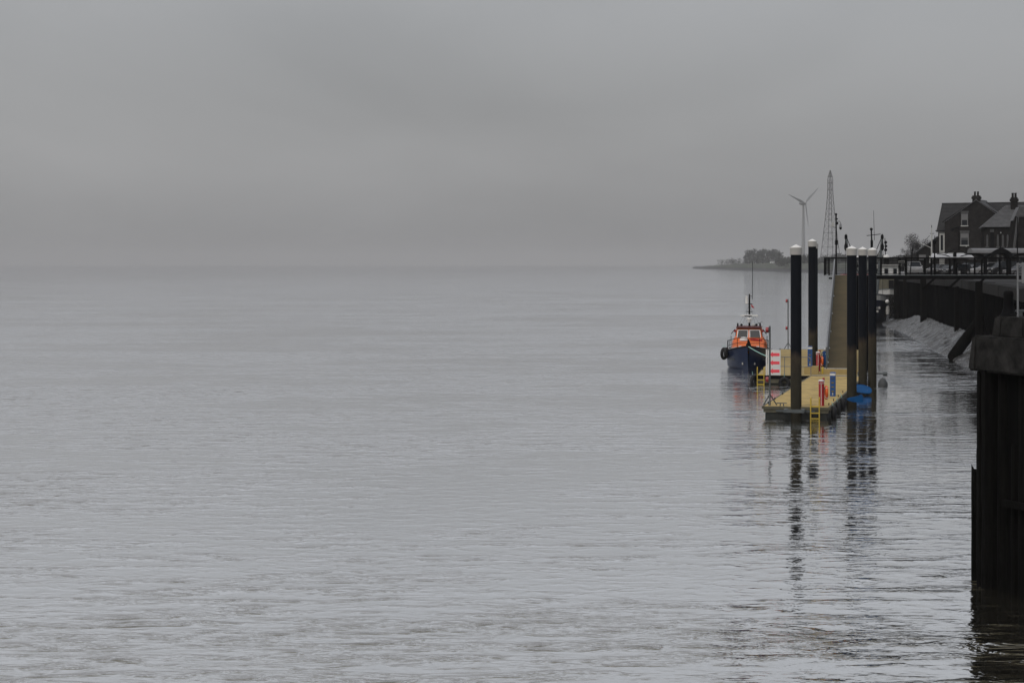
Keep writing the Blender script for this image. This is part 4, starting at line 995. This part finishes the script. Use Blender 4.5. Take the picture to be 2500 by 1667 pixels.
for z in (3.3, 2.5, 1.7): MB().box(-6.18, -5.12, 0.81, 0.85, z, z + .09).build('bay_moulding', 'galvd', b)
MB().bar((-hw - .35, -0.06, 8.3), (-0.02, -0.06, 11.8), 0.12, 0.22).build('bargeboard', 'black', ha); MB().bar((hw + .35, -0.06, 8.3), (0.02, -0.06, 11.8), 0.12, 0.22).build('bargeboard', 'black', ha)
MB().tube((-2.75, -.1, 0), (-2.75, -.1, 7.6), 0.07, n=8).build('drainpipe', 'black', ha); MB().tube((-4.0, -.1, 7.2), (-2.75, -.1, 7.5), 0.06, n=8).build('waste_pipe', 'black', ha)
MB().lathe([(0.0, 0), (.26, .02), (.26, .12), (0, .14)], c=(-3.85, -0.12, 7.05), axis='y', n=14).build('satellite_dish', 'black', ha)
MB().bar((-6.9, 1.3, 6.95), (-5.1, 1.3, 6.95), 0.14, 0.14).build('gutter', 'black', ha)
for (x, z, h) in ((1.4, 4.5, 1.3), (2.6, 5.2, 1.6)):
    MB().box(x - .35, x + .35, -0.03, .03, z, z + h).build('blocked_window', 'brickb', ha)

# chapel-like house with hipped roof
C0 = A(2440, Y0, 262.0)
hb = empty('chapel_house', (C0.x, C0.y, ZQ), -R(12), 'low dark brick hall with hipped slate roof and slim arched windows', 'house')
MB().box(-2.15, 2.9, 0, 9, 0, 6.75).build('wall', 'brickb', hb)
mb = MB(); nC = 16
E0, E1, F0, F1 = -2.5, 3.3, -0.4, 9.4
for k in range(nC):
    t0, t1 = k / nC, (k + 1.2) / nC
    def ring(t):
        z = 6.7 + 3.2 * t
        return [(E0 + 3.6 * t, F0 + 4.0 * t, z), (E1 + 1.0 * t, F0 + 4.0 * t, z), (E1 + 1.0 * t, F1 - 4.2 * t, z), (E0 + 3.6 * t, F1 - 4.2 * t, z)]
    r0 = [(x, y, z + .09) for x, y, z in ring(t0)]; r1 = ring(min(1, t1))
    mb.loft([ring(t0), r0, r1], closed=True, caps=True)
mb.build('roof', 'slate', hb)['kind'] = 'stuff'
for x in (-1.68, -0.22, 0.47, 1.13):
    w = MB().prism([(x - .13, 4.0), (x + .13, 4.0), (x + .13, 5.45), (x + .07, 5.62), (x, 5.68), (x - .07, 5.62), (x - .13, 5.45)], -0.06, 0.05).build('arched_window', 'stone', hb)
    MB().box(x - .22, x + .22, -.14, 0.02, 3.82, 3.98).build('sill', 'stone', w)
    w = MB().box(x - .15, x + .15, -0.05, 0.05, 1.5, 2.9).build('lower_window', 'stone', hb)
MB().box(-1.25, -0.75, -0.04, 0.3, 0.2, 5.9).build('doorway', 'black', hb); MB().box(-1.3, -0.75, -.08, .02, 6.0, 6.4).build('plaque', 'stone', hb)
chimney(hb, 2.2, 3.2, 8.4, 11.0, 0.95, 0.9, 2, 'brickb')
MB().tube((0.12, -.1, 0), (0.12, -.1, 5.6), .06, n=8).build('drainpipe', 'black', hb); MB().ball((0.18, -.15, 5.9), .1, 6).build('wall_lamp', 'offwhite', hb)

# gabled house at the edge of the view
D0 = A(2500, Y0, 240.0)
hc = empty('gabled_house', (D0.x, D0.y, ZQ), -R(8), 'narrow brick gable with pale sloping coping beside the low hall', 'house')
MB().prism([(-1.1, 0), (3.6, 0), (3.6, 4.5), (0.9, 7.6), (-0.75, 7.75), (-1.2, 3.6)], 0, 7).build('wall', 'brickb', hc)
MB().bar((-1.28, -.05, 3.5), (-0.75, -.05, 7.85), .25, .35).build('coping', 'stone', hc)
MB().bar((0.9, -.05, 7.7), (4.0, -.05, 4.2), .25, .35).build('coping', 'stone', hc); MB().box(-.8, .95, -.2, .1, 7.6, 7.85).build('coping', 'stone', hc)
MB().prism([(-1.0, 7.2), (3.6, 7.2), (3.6, 9.0), (-.2, 9.0)], 3.2, 6.5).build('back_roof', 'slate', hc)
for x in (-0.2, 1.4): sash(hc, x, 0.0, 1.2, .7, 1.3, 0, False, 'stone')

# low shed beyond the tall house
S0 = A(2291, Y0, 330.0)
hd = empty('shed', (S0.x, S0.y, ZQ), -R(10), 'low dark shed with wide pitched roof beside the tall brick house', 'shed')
MB().prism([(-3.5, 0), (3.5, 0), (3.5, 3.7), (0, 6.2), (-3.5, 3.7)], 0, 8).build('wall', 'brickb', hd)
gable_roof(None, -3.5, 3.5, 0, 8, 3.7, 6.25, 'y', 'tile', hd, 0.35, 12)
MB().box(-3.4, -2.2, -.08, .02, 2.2, 3.1).build('window', 'blind', hd); MB().box(-1.6, -1.0, -.1, .02, 1.6, 2.9).build('door', 'offwhite', hd)
MB().bar((-3.9, -.15, 3.42), (0, -.15, 6.3), .12, .25).build('bargeboard', 'black', hd)

# ================================================================= promenade shelters
def arc(x0, x1, z0, zm, n=12): return [(x0 + (x1 - x0) * i / n, z0 + (zm - z0) * math.sin(math.pi * i / n)) for i in range(n + 1)]
def rib(pts, th, y0, y1):
    lo = [(x, z - th) for x, z in pts]
    return MB().prism(pts + lo[::-1], y0, y1)
S1 = A(2331, Y0, 196.0)
s1 = empty('promenade_shelter', (S1.x, S1.y, ZQ), 0, 'promenade shelter with white winged roof and one arched rib on a single post', 'shelter', 'curved promenade shelters')
MB().box(-0.16, 0.16, -.16, .16, 0, 2.75).build('post', 'black', s1, bevel=0.03)
rib(arc(-0.95, 1.15, 2.62, 3.04), 0.10, -0.10, 0.10).build('arched_rib', 'black', s1)
MB().box(-0.95, 1.1, -.04, .04, 2.60, 2.66).build('tie_bar', 'offwhite', s1)
for sx, xa, xb in ((-1, -1.9, -0.15), (1, 0.15, 2.05)):
    ps = [(xa + (xb - xa) * i / 10, 2.58 - 0.50 * ((i / 10) if sx < 0 else (1 - i / 10)) ** 2.2) for i in range(11)]
    rib(ps, 0.09, -0.06, 0.06).build('wing_rib', 'black', s1)
MB().add([(-2.9, -.9, 2.02), (0, -.9, 2.06), (0, 1.5, 2.58), (-2.05, 1.5, 2.62), (-2.9, -.9, 1.98), (0, -.9, 2.02), (0, 1.5, 2.54), (-2.05, 1.5, 2.58)], [(0, 1, 2, 3), (7, 6, 5, 4), (0, 4, 5, 1), (1, 5, 6, 2), (2, 6, 7, 3), (3, 7, 4, 0)]).build('roof_sheet', 'canopyw', s1)
MB().add([(0, -.9, 2.06), (2.05, -.9, 2.0), (1.95, 1.5, 2.62), (0, 1.5, 2.58), (0, -.9, 2.02), (2.05, -.9, 1.96), (1.95, 1.5, 2.58), (0, 1.5, 2.54)], [(0, 1, 2, 3), (7, 6, 5, 4), (0, 4, 5, 1), (1, 5, 6, 2), (2, 6, 7, 3), (3, 7, 4, 0)]).build('roof_sheet', 'canopyw', s1)
S2 = A(2436, Y0, 192.0)
s2 = empty('promenade_shelter', (S2.x, S2.y, ZQ), 0, 'long grey-roofed promenade shelter with a black arch between two posts', 'shelter', 'curved promenade shelters')
for x in (-1.32, 1.22): MB().box(x - .17, x + .17, -.15, .15, 0, 2.3).build('post', 'black', s2, bevel=.03)
rib(arc(-1.15, 1.1, 2.55, 3.12), 0.5, -1.55, -1.42).build('arched_rib', 'black', s2)
rib([(-2.95, 2.60), (-1.9, 2.55), (-1.32, 2.2), (-.8, 2.55), (0, 2.75), (.8, 2.55), (1.22, 2.2), (1.9, 2.5), (2.75, 2.60)], 0.16, -.35, 1.5).build('wave_roof', 'black', s2)
mb = MB(); n = 9
prof = [(-0.2 + 1.9 * math.cos(math.pi * (1 - i / n)) * .6, 2.62 + .5 * math.sin(math.pi * i / n)) for i in range(n + 1)]
mb.prism(prof, -2.95, 2.72, 'yz'); mb.build('barrel_roof', 'canopy', s2, True)
P = A(2484, Y0, 150.0)
o = empty('flag_pole', (P.x, P.y, ZQ), 0, 'thin black pole beside the long grey shelter', 'pole')
MB().tube((0, 0, 0), (0, 0, 5.3), .06, .03, 8).build('shaft', 'black', o, True); MB().tube((0, 0, 0), (0, 0, 1.0), .10, .09, 8).build('base', 'black', o, True)
P = A(2359, Y0, 200.0)
o = empty('thin_post', (P.x, P.y, ZQ), 0, 'slim black post with a pale tip beside the white winged shelter', 'post')
MB().tube((0, 0, 0), (0, 0, 3.35), .045, .04, 8).build('shaft', 'black', o, True); MB().ball((0, 0, 3.4), .08, 6).build('tip', 'offwhite', o)
P = A(2274.6, Y0, 262.0)
o = empty('signal_mast', (P.x, P.y, ZQ), 0, 'white signal mast with slanting gaff in front of the low shed', 'mast')
m_ = MB().tube((0, 0, 0), (0, 0, 6.6), .15, .08, 10).build('mast', 'offwhite', o, True)
MB().bar((-.25, 0, 5.8), (.35, 0, 5.8), .07).build('crosstree', 'black', m_); MB().bar((-.3, 0, 4.1), (.3, 0, 4.1), .14).build('crosstree', 'black', m_)
MB().tube((0, 0, 3.7), (-1.75, 0, 4.55), .05, .04, 8).build('gaff', 'offwhite', o, True); MB().tube((0, 0, 6.5), (0, 0, 7.0), .05, .04, 6).build('topmast', 'black', o)
MB().path([(-1.3, 0, 4.35), (-.3, 0, 5.5)], .03, 5).build('halyard', 'black', o)

# ================================================================= parked cars
def car(P, rz, label, paint, kind='hatch'):
    L_, Wd, Hh, hood, van = {'hatch': (4.0, 1.72, 1.48, 0.95, 0), 'suv': (4.6, 1.86, 1.72, 1.15, 0), 'saloon': (4.4, 1.76, 1.44, 1.15, 0), 'van': (4.6, 1.85, 1.86, 0.75, 1)}[kind]
    o = empty('parked_car' if kind != 'van' else 'parked_van', P, rz, label, 'car' if kind != 'van' else 'van', 'vehicles parked on the quay')
    bl = 0.30; sh = Hh * 0.60
    prof = [(0.06, bl), (0.0, sh * .72), (0.10, sh * .86), (hood, sh + .02), (L_ - .05, sh + .04), (L_, sh * .8), (L_ - .04, bl)]
    def sect(x, z, f): return f
    b = MB(); w = Wd / 2
    n = len(prof)
    vs = []
    for y, k in ((-w, 0.0), (-w + .09, 1), (w - .09, 1), (w, 0.0)):
        sc_ = 0.94 if k == 0 else 1.0
        vs += [((x - L_ / 2) * (0.975 if k == 0 else 1) + L_ / 2, y, bl + (z - bl) * sc_) for x, z in prof]
    fs = []
    for r_ in range(3):
        for i in range(n): fs.append((r_ * n + i, r_ * n + (i + 1) % n, (r_ + 1) * n + (i + 1) % n, (r_ + 1) * n + i))
    fs += [tuple(range(n)), tuple(reversed(range(3 * n, 4 * n)))]
    b.add(vs, fs); body = b.build('body', paint, o, bevel=0.035)
    back = L_ - (0.12 if kind in ('hatch', 'suv', 'van') else 0.75)
    ws = hood + (0.85 if not van else .6)
    gp = [(hood - .02, sh), (ws, Hh - .06), (back - (.35 if not van else .1), Hh - .05), (back, sh)]
    g_ = MB(); tw = w - .10
    g_.add([(x, -(tw - (.14 if z > sh else 0)), z) for x, z in gp] + [(x, (tw - (.14 if z > sh else 0)), z) for x, z in gp], [(0, 1, 2, 3), (7, 6, 5, 4), (0, 4, 5, 1), (1, 5, 6, 2), (2, 6, 7, 3), (3, 7, 4, 0)])
    gh = g_.build('greenhouse', 'glass', o, bevel=.03)
    MB().box(ws - .02, back - .3, -(tw - .16), tw - .16, Hh - .075, Hh).build('roof', paint, o, bevel=.025)
    pl = MB()
    for sy in (-1, 1):
        for (x0_, x1_) in ((hood, ws), ((ws + back) / 2 - .05, (ws + back) / 2 - .05), (back, back - (.35 if not van else .1))):
            pl.bar((x0_, sy * (tw + .005), sh), (x1_, sy * (tw - .135), Hh - .06), .06, .05)
    pl.build('pillars', paint, gh)
    for x in (0.78, L_ - .82):
        for sy in (-1, 1):
            wv = MB().tube((x, sy * (w - .19), .33), (x, sy * (w + .01), .33), .33, .33, 20).build('wheel', 'rubber', o, True)
            MB().tube((x, sy * (w + .005), .33), (x, sy * (w + .025), .33), .21, .19, 12).build('rim', 'alloy', wv, True)
    for sy in (-1, 1):
        MB().box(-.02, .16, sy * (w - .30) - .16, sy * (w - .30) + .16, sh * .72, sh * .86).build('headlight', 'lamp', o, bevel=.03)
        MB().box(L_ - .08, L_ + .015, sy * (w - .22) - .10, sy * (w - .22) + .10, sh * .7, sh * .95).build('tail_light', 'red', o, bevel=.02)
        MB().box(hood + .25, hood + .42, sy * (w + .06) - .07, sy * (w + .06) + .07, sh + .02, sh + .18).build('mirror', paint, o, bevel=.02)
    MB().box(-.015, .05, -.26, .26, .48, .59).build('number_plate', 'offwhite', o)
    return o
def parked(px, d, rz, label, paint, kind):
    P = A(px, Y0, d); return car((P.x, P.y, ZQ - 0.03), rz, label, paint, kind)
parked(2238, 262, R(88), 'white van parked facing the river beyond the lamp post', 'carwhite', 'van').location.x += 0.0
parked(2270, 282, R(40), 'silver hatchback parked just beyond the black lamp post', 'carsilver', 'hatch')
parked(2288, 268, R(25), 'dark grey saloon parked under the white winged shelter', 'cargrey', 'saloon')
parked(2306, 252, R(18), 'black hatchback parked in front of the dark grey saloon', 'carblack', 'hatch')
parked(2348, 262, R(15), 'dark grey hatchback parked beside the white off-roader', 'cargrey', 'hatch')
parked(2374, 248, R(8), 'white off-roader parked between the two promenade shelters', 'carwhite', 'suv')
parked(2416, 238, R(12), 'black van parked behind the arch of the grey shelter', 'carblack', 'van')
parked(2456, 230, R(20), 'silver-grey saloon parked by the post of the grey shelter', 'carsilver', 'saloon')
parked(2332, 285, R(20), 'black off-roader parked in the row near the tall house', 'carblack', 'suv')
P = A(2338, Y0, 205.0)
o = empty('utility_box', (P.x, P.y, ZQ), 0, 'small pale utility box on the quay by the shelter post', 'box')
MB().box(-.22, .28, -.2, .2, 0, .75).build('body', 'blind', o, bevel=.03); MB().box(-.22, .0, -.2, .2, .75, 1.1).build('hood', 'blind', o, bevel=.03); MB().box(.05, .22, -.23, -.2, .5, .66).build('panel', 'offwhite', o)
# ================================================================= trees
def leaf_cloud(mb, blobs, n, size, seed):
    r_ = random.Random(seed); tot = sum(b[3] * b[4] * b[5] for b in blobs)
    for (cx, cy_, cz, rx, ry, rz) in blobs:
        for _ in range(max(8, int(n * rx * ry * rz / tot))):
            d = Vector((r_.gauss(0, 1), r_.gauss(0, 1), r_.gauss(0, 1))).normalized() * (r_.random() ** 0.4)
            c = Vector((cx + d.x * rx, cy_ + d.y * ry, cz + d.z * rz))
            a = Vector((r_.gauss(0, 1), r_.gauss(0, 1), r_.gauss(0, 1))).normalized(); b = a.orthogonal().normalized(); q = r_.uniform(.6, 1.25) * size
            b2 = a.cross(b); t = r_.uniform(0, 6.28); u = (b * math.cos(t) + b2 * math.sin(t)) * q; v = (b2 * math.cos(t) - b * math.sin(t)) * q * .7
            k = len(mb.v); mb.v += [tuple(c - u - v), tuple(c + u - v), tuple(c + u * .8 + v), tuple(c - u * .6 + v)]; mb.f.append([k, k + 1, k + 2, k + 3])
def raw(mb, name, m, parent):
    me = bpy.data.meshes.new(name); me.from_pydata(mb.v, [], mb.f); me.materials.append(M[m])
    o = bpy.data.objects.new(name, me); col.objects.link(o); o.parent = parent; return o
def tree(P, h, spread, seed, label, name='broadleaf_tree', n=900, group=None):
    r_ = random.Random(seed); o = empty(name, P, 0, label, 'tree', group)
    tk = MB(); tk.tube((0, 0, -1), (0, 0, h * .45), h * .035, h * .022, 8)
    blobs = []
    for k in range(8):
        a = r_.uniform(0, 6.28); rr = spread * r_.uniform(.15, .62); z = h * r_.uniform(.34, .80)
        e = Vector((rr * math.cos(a), rr * math.sin(a), z)); tk.tube((0, 0, h * r_.uniform(.2, .42)), e, h * .016, h * .006, 6)
        s_ = r_.uniform(.28, .5); blobs.append((e.x, e.y, e.z, spread * s_, spread * s_, h * .22 * r_.uniform(.8, 1.25)))
    blobs.append((0, 0, h * .78, spread * .38, spread * .38, h * .22)); blobs.append((0, 0, h * .22, spread * .8, spread * .8, h * .28))
    tk.build('trunk', 'bark', o)
    mb = MB(); leaf_cloud(mb, blobs, n, h * .035, seed + 1); raw(mb, 'crown', 'leaf', o)
    return o
def bare_tree(P, h, seed, label):
    r_ = random.Random(seed); o = empty('bare_tree', P, 0, label, 'tree', 'bare trees beyond the quay')
    tk, tw = MB(), MB()
    def grow(p, d, ln, r0, lv):
        q = p + d * ln; (tk if lv < 3 else tw).tube(p, q, r0, r0 * .62, 6 if lv < 3 else 4, False)
        if lv >= 7: return
        for _ in range(3 if lv < 5 else 4):
            nd = (d + Vector((r_.gauss(0, .42), r_.gauss(0, .42), r_.gauss(.05, .3)))).normalized()
            grow(p + d * ln * r_.uniform(.65, 1.0), nd, ln * r_.uniform(.62, .82), r0 * .55, lv + 1)
    grow(Vector((0, 0, -.3)), Vector((0, 0, 1)), h * .26, h * .028, 0)
    leaf_cloud(tw, [(r_.gauss(0, h * .13), r_.gauss(0, h * .13), h * r_.uniform(.55, .92), h * .15, h * .15, h * .13) for _ in range(9)], 2600, .07, seed + 3)
    tk.build('trunk', 'bark', o); raw(tw, 'crown', 'twig', o)
    return o
for px, d, h, sd, lb in ((2238, 400, 8.4, 5, 'taller bare leafless tree beyond the parked van'), (2258, 420, 7.8, 9, 'rounder bare leafless tree between the taller one and the shed')):
    P = A(px, Y0, d); bare_tree((P.x, P.y, 5.5), h, sd, lb)

# ================================================================= the far bank
edge = [(1690, 656.0), (1740, 657.5), (1800, 660.0), (1850, 662.0), (1950, 665.2), (2020, 667.5), (2080, 669.5), (2200, 674.0)]
hts = [0.10, 0.45, 1.0, 1.0, 1.0, 1.0, 1.0, 1.0]
prof = [(-6, -0.6), (0, 0.0), (35, 0.9), (70, 2.0), (80, 3.2), (110, 7.6), (122, 8.0), (150, 6.4), (600, 6.0), (1800, 5.5)]
def bank_pt(px, py, hk, off, z, j):
    g0 = G(px, py, 0.0); d = Vector((0.10, 1.0, 0)).normalized(); p = g0 + d * off
    return (p.x, p.y, z * hk if z > 0 else z)
pts_, fs_ = [], []; cols_ = []
ee = []
for (a, b), ha_, hb_ in zip(zip(edge, edge[1:]), hts, hts[1:]):
    for k in range(8):
        t = k / 8; ee.append((a[0] + (b[0] - a[0]) * t, a[1] + (b[1] - a[1]) * t, ha_ + (hb_ - ha_) * t))
ee.append((*edge[-1], 1.0))
for i, (px, py, hk) in enumerate(ee):
    for j, (off, z) in enumerate(prof):
        p = bank_pt(px, py, hk, off * (1 + .12 * math.sin(i * .9)), z * (1 + .08 * math.sin(i * 1.7 + j)), j); pts_.append(p)
nj = len(prof)
for i in range(len(ee) - 1):
    for j in range(nj - 1): fs_.append((i * nj + j, (i + 1) * nj + j, (i + 1) * nj + j + 1, i * nj + j + 1))
me = bpy.data.meshes.new('far_bank'); me.from_pydata(pts_, [], fs_)
bk, bnt = new_mat('far_bank'); N = NT(bnt)
pos = N.n('ShaderNodeNewGeometry').outputs['Position']; z = N.n('ShaderNodeSeparateXYZ', {0: pos}).outputs[2]
nz = N.noise(N.map(pos, (.01, .03, .3)), 1.0, 5.0, .6)
kk = N.n('ShaderNodeMapRange', {'Value': N.math('MULTIPLY_ADD', nz, 2.0, z), 1: 3.2, 2: 5.0, 3: 0.0, 4: 1.0}).outputs[0]
mudc = N.n('ShaderNodeMixRGB', {0: nz, 1: (.035, .036, .038, 1), 2: (.075, .076, .078, 1)}).outputs[0]
gra = N.n('ShaderNodeMixRGB', {0: nz, 1: (.060, .068, .054, 1), 2: (.105, .115, .092, 1)}).outputs[0]
bs = N.n('ShaderNodeBsdfPrincipled', {'Base Color': N.n('ShaderNodeMixRGB', {0: kk, 1: mudc, 2: gra}).outputs[0], 'Roughness': .85, 'Specular IOR Level': .15})
N.n('ShaderNodeOutputMaterial', {'Surface': bs.outputs[0]}); me.materials.append(bk)
fbk = bpy.data.objects.new('far_bank', me); col.objects.link(fbk); tag(fbk, 'low grassy embankment and mud shore across the river', None, kind='structure')
# trees on the bank
spec = [(1761, 632, 2640, 'low bushy tree at the tip of the far bank'), (1775, 632.5, 2560, 'low tree second along the far bank tip'), (1788, 628.5, 2480, 'rounded tree third along the far bank tip'), (1804, 629.6, 2400, 'rounded tree just before the tall far clump'),
        (1820, 622, 2330, 'shortest tree starting the tall far clump'), (1830, 610, 2320, 'tall tree at the seaward side of the far clump'), (1842, 604, 2300, 'pointed tallest tree of the far clump'), (1853, 610, 2270, 'mid-height tree after the pointed one in the far clump'),
        (1863, 606, 2250, 'tall slim tree in the middle of the far clump'), (1876, 607, 2220, 'broad tree before the white cottage clump end'), (1889, 606, 2190, 'broad dark tree above the white cottage'), (1900, 610, 2170, 'rounded tree ending the tall far clump'), (1910, 624, 2150, 'low tree after the tall far clump'), (1923, 628, 2120, 'low tree next to the capped front pile')]
for i, (px, yt, d, lb) in enumerate(spec):
    P = A(px, Y0, d + 60); h = 7.6 - (yt - Y0) * (d + 60) / FPX - 6.0
    tree((P.x, P.y, 6.0), max(4, h), max(5.5, h * .85) if h < 12 else h * .40, 100 + i, lb, 'far_tree', 700 if h > 10 else 420, 'trees on the far bank')
ht = MB(); rt = random.Random(77)
bl = []
for k in range(150):
    px = 1900 + (2275 - 1900) * k / 149 + rt.uniform(-2, 2); d = 1760 - (px - 1900) * .55 + rt.uniform(-50, 120); P = A(px, Y0, d)
    h = 6.5 + 3.0 * noise.noise(Vector((px * .045, 0, 0))) + rt.uniform(-1, 2.0) + (2.5 if 2035 < px < 2056 else 0) + (2.5 if 2125 < px < 2155 else 0)
    bl.append((P.x, P.y, 6.0 + h * .45, h * .7, h * .7, h * .62))
leaf_cloud(ht, bl, 15000, .8, 5)
tl = raw(ht, 'treeline', 'leaf', None); tag(tl, 'continuous dark treeline along the far bank behind the piles', 'treeline', kind='stuff')
hd_ = MB(); bl = []
for k in range(46):
    px = 2150 + 95 * k / 45; P = A(px, Y0, 480 + rt.uniform(-15, 15)); h = 2.6 + .045 * max(0, px - 2195) + 1.1 * noise.noise(Vector((px * .11, 4, 0)))
    bl.append((P.x, P.y, 6.0 + h * .45, 1.5, 1.5, h * .6))
leaf_cloud(hd_, bl, 9000, .22, 8)
hl = raw(hd_, 'hedge', 'twig', None); tag(hl, 'long dark hedge behind the work boat and parked van', 'hedge', kind='stuff')
# white cottage
P = A(1886.5, Y0, 2200)
o = empty('cottage', (P.x, P.y, 7.0), R(10), 'tiny white cottage in front of the far trees', 'house')
MB().box(-2.2, 2.2, 0, 4, 0, 3.2).build('wall', 'white', o); MB().prism([(-.4, 3.2), (4.4, 3.2), (2, 5.2)], -2.4, 2.4, 'yz').build('roof', 'slate', o)
for x in (-1.1, 1.1): MB().box(x - .4, x + .4, -.05, .05, 1.2, 2.3).build('window', 'glass', o)

# ================================================================= wind turbine and pylon
P = A(1961, Y0, 2170.0); HZ = 7.6 + 148 * 2170 / FPX
o = empty('wind_turbine', (P.x, P.y, 5.0), 0, 'white three-bladed wind turbine faint in the haze beyond the river', 'wind turbine')
hz = HZ - 5.0
MB().tube((0, 0, 0), (0, 0, hz - 1.6), 2.3, 1.3, 20).build('tower', 'turbine', o, True)
yaw = R(33)
na = MB().lathe([(0.0, -4.5), (1.6, -4.0), (2.5, -1.0), (2.6, 2.5), (1.8, 5.5), (0, 6.2)], axis='y', n=16).build('nacelle', 'turbine', o, True); na.location = (0, 0, hz); na.rotation_euler = (0, 0, yaw)
hub = MB().lathe([(0, -2.0), (1.1, -1.4), (1.6, 0), (1.5, 1.2), (0, 1.6)], axis='y', n=14).build('hub', 'turbine', o, True); hub.location = (3.2 * math.sin(yaw), -4.8 * math.cos(yaw), hz); hub.rotation_euler = (0, 0, yaw)
for a in (R(41), R(160), R(280)):
    secs = []
    for k, (r_, c_, t_) in enumerate(((0, 1.3, 1.2), (2.5, 1.9, 1.0), (6, 2.9, .6), (14, 2.0, .38), (22, 1.2, .22), (27.5, .5, .1))):
        tw_ = R(24 - 3.4 * k)
        d = Vector((math.cos(a), 0, math.sin(a))); s_ = Vector((-math.sin(a), 0, math.cos(a))); yv = Vector((0, 1, 0))
        u = s_ * math.cos(tw_) + yv * math.sin(tw_); v = yv * math.cos(tw_) - s_ * math.sin(tw_)
        secs.append([d * r_ + u * c_ * .65 , d * r_ + v * t_ * .5 + u * c_ * .2, d * r_ - u * c_ * .35, d * r_ - v * t_ * .5 + u * c_ * .2])
    b = MB().loft(secs, closed=True).build('blade', 'turbine', o, True); b.location = hub.location; b.rotation_euler = (0, 0, yaw)
P = A(2027, Y0, 1690.0); PT = 7.6 + 228 * 1690 / FPX
o = empty('pylon', (P.x, P.y, 5.0), R(20), 'tall lattice steel river-crossing pylon fading into the haze', 'pylon')
H = PT - 5.0
def hw_(z):      # half width
    t = z / H
    if t > .955: return max(.15, 1.9 * (1 - t) / .045 * .6)
    if t > .80: return 1.7
    return 1.7 + (1 - t / .80) ** 1.25 * 5.6
lv = [0, 5, 11, 18, 25, 31, 37, 43, 48, 53, 58, 63, 68, 74, 80, 86, H]; lv = [z for z in lv if z < H - 1] + [H]
for sx in (-1, 1):
    for sy in (-1, 1):
        mb = MB()
        for a, b in zip(lv, lv[1:]): mb.bar((sx * hw_(a), sy * hw_(a), a), (sx * hw_(b), sy * hw_(b), b), .40, .40)
        mb.build('leg', 'pylon', o)
mb = MB()
for k, (a, b) in enumerate(zip(lv, lv[1:])):
    wa, wb = hw_(a), hw_(b)
    for (c1, c2) in (((-1, -1), (1, -1)), ((1, -1), (1, 1)), ((1, 1), (-1, 1)), ((-1, 1), (-1, -1))):
        A1, A2 = (c1[0] * wa, c1[1] * wa, a), (c2[0] * wa, c2[1] * wa, a); B1, B2 = (c1[0] * wb, c1[1] * wb, b), (c2[0] * wb, c2[1] * wb, b)
        mb.bar(A1, A2, .24, .24); mb.bar(A1, B2, .13, .13); mb.bar(A2, B1, .13, .13)
mb.build('lattice', 'pylon', o)
for z in (H * .80, H * .868, H * .935): MB().box(-2.6, 2.6, -.5, .5, z - .3, z + .3).build('cross_arm', 'pylon', o)
HAZE_C = 0.57
# ---------------------------------------------------------------- sea haze
HAZE_TOP, HAZE_DENSITY = 118.0, 0.00014
bm = bmesh.new()
bmesh.ops.create_cube(bm, size=1.0)
for v in bm.verts:
    v.co.x *= 2 * FAR + 200
    v.co.y = -400 if v.co.y < 0 else FAR + 100
    v.co.z = -8.0 if v.co.z < 0 else HAZE_TOP
me = bpy.data.meshes.new('haze'); bm.to_mesh(me); bm.free()
hm, hnt = new_mat('haze_air'); N = NT(hnt)
pv = N.n('ShaderNodeVolumePrincipled', {'Color': (HAZE_C, HAZE_C, HAZE_C * 1.005, 1), 'Density': HAZE_DENSITY, 'Anisotropy': 0.0})
N.n('ShaderNodeOutputMaterial', {'Volume': pv.outputs[0]})
me.materials.append(hm)
haze = bpy.data.objects.new('haze', me); haze['kind'] = 'stuff'; haze['label'] = 'thin grey sea haze over the whole river'
col.objects.link(haze)
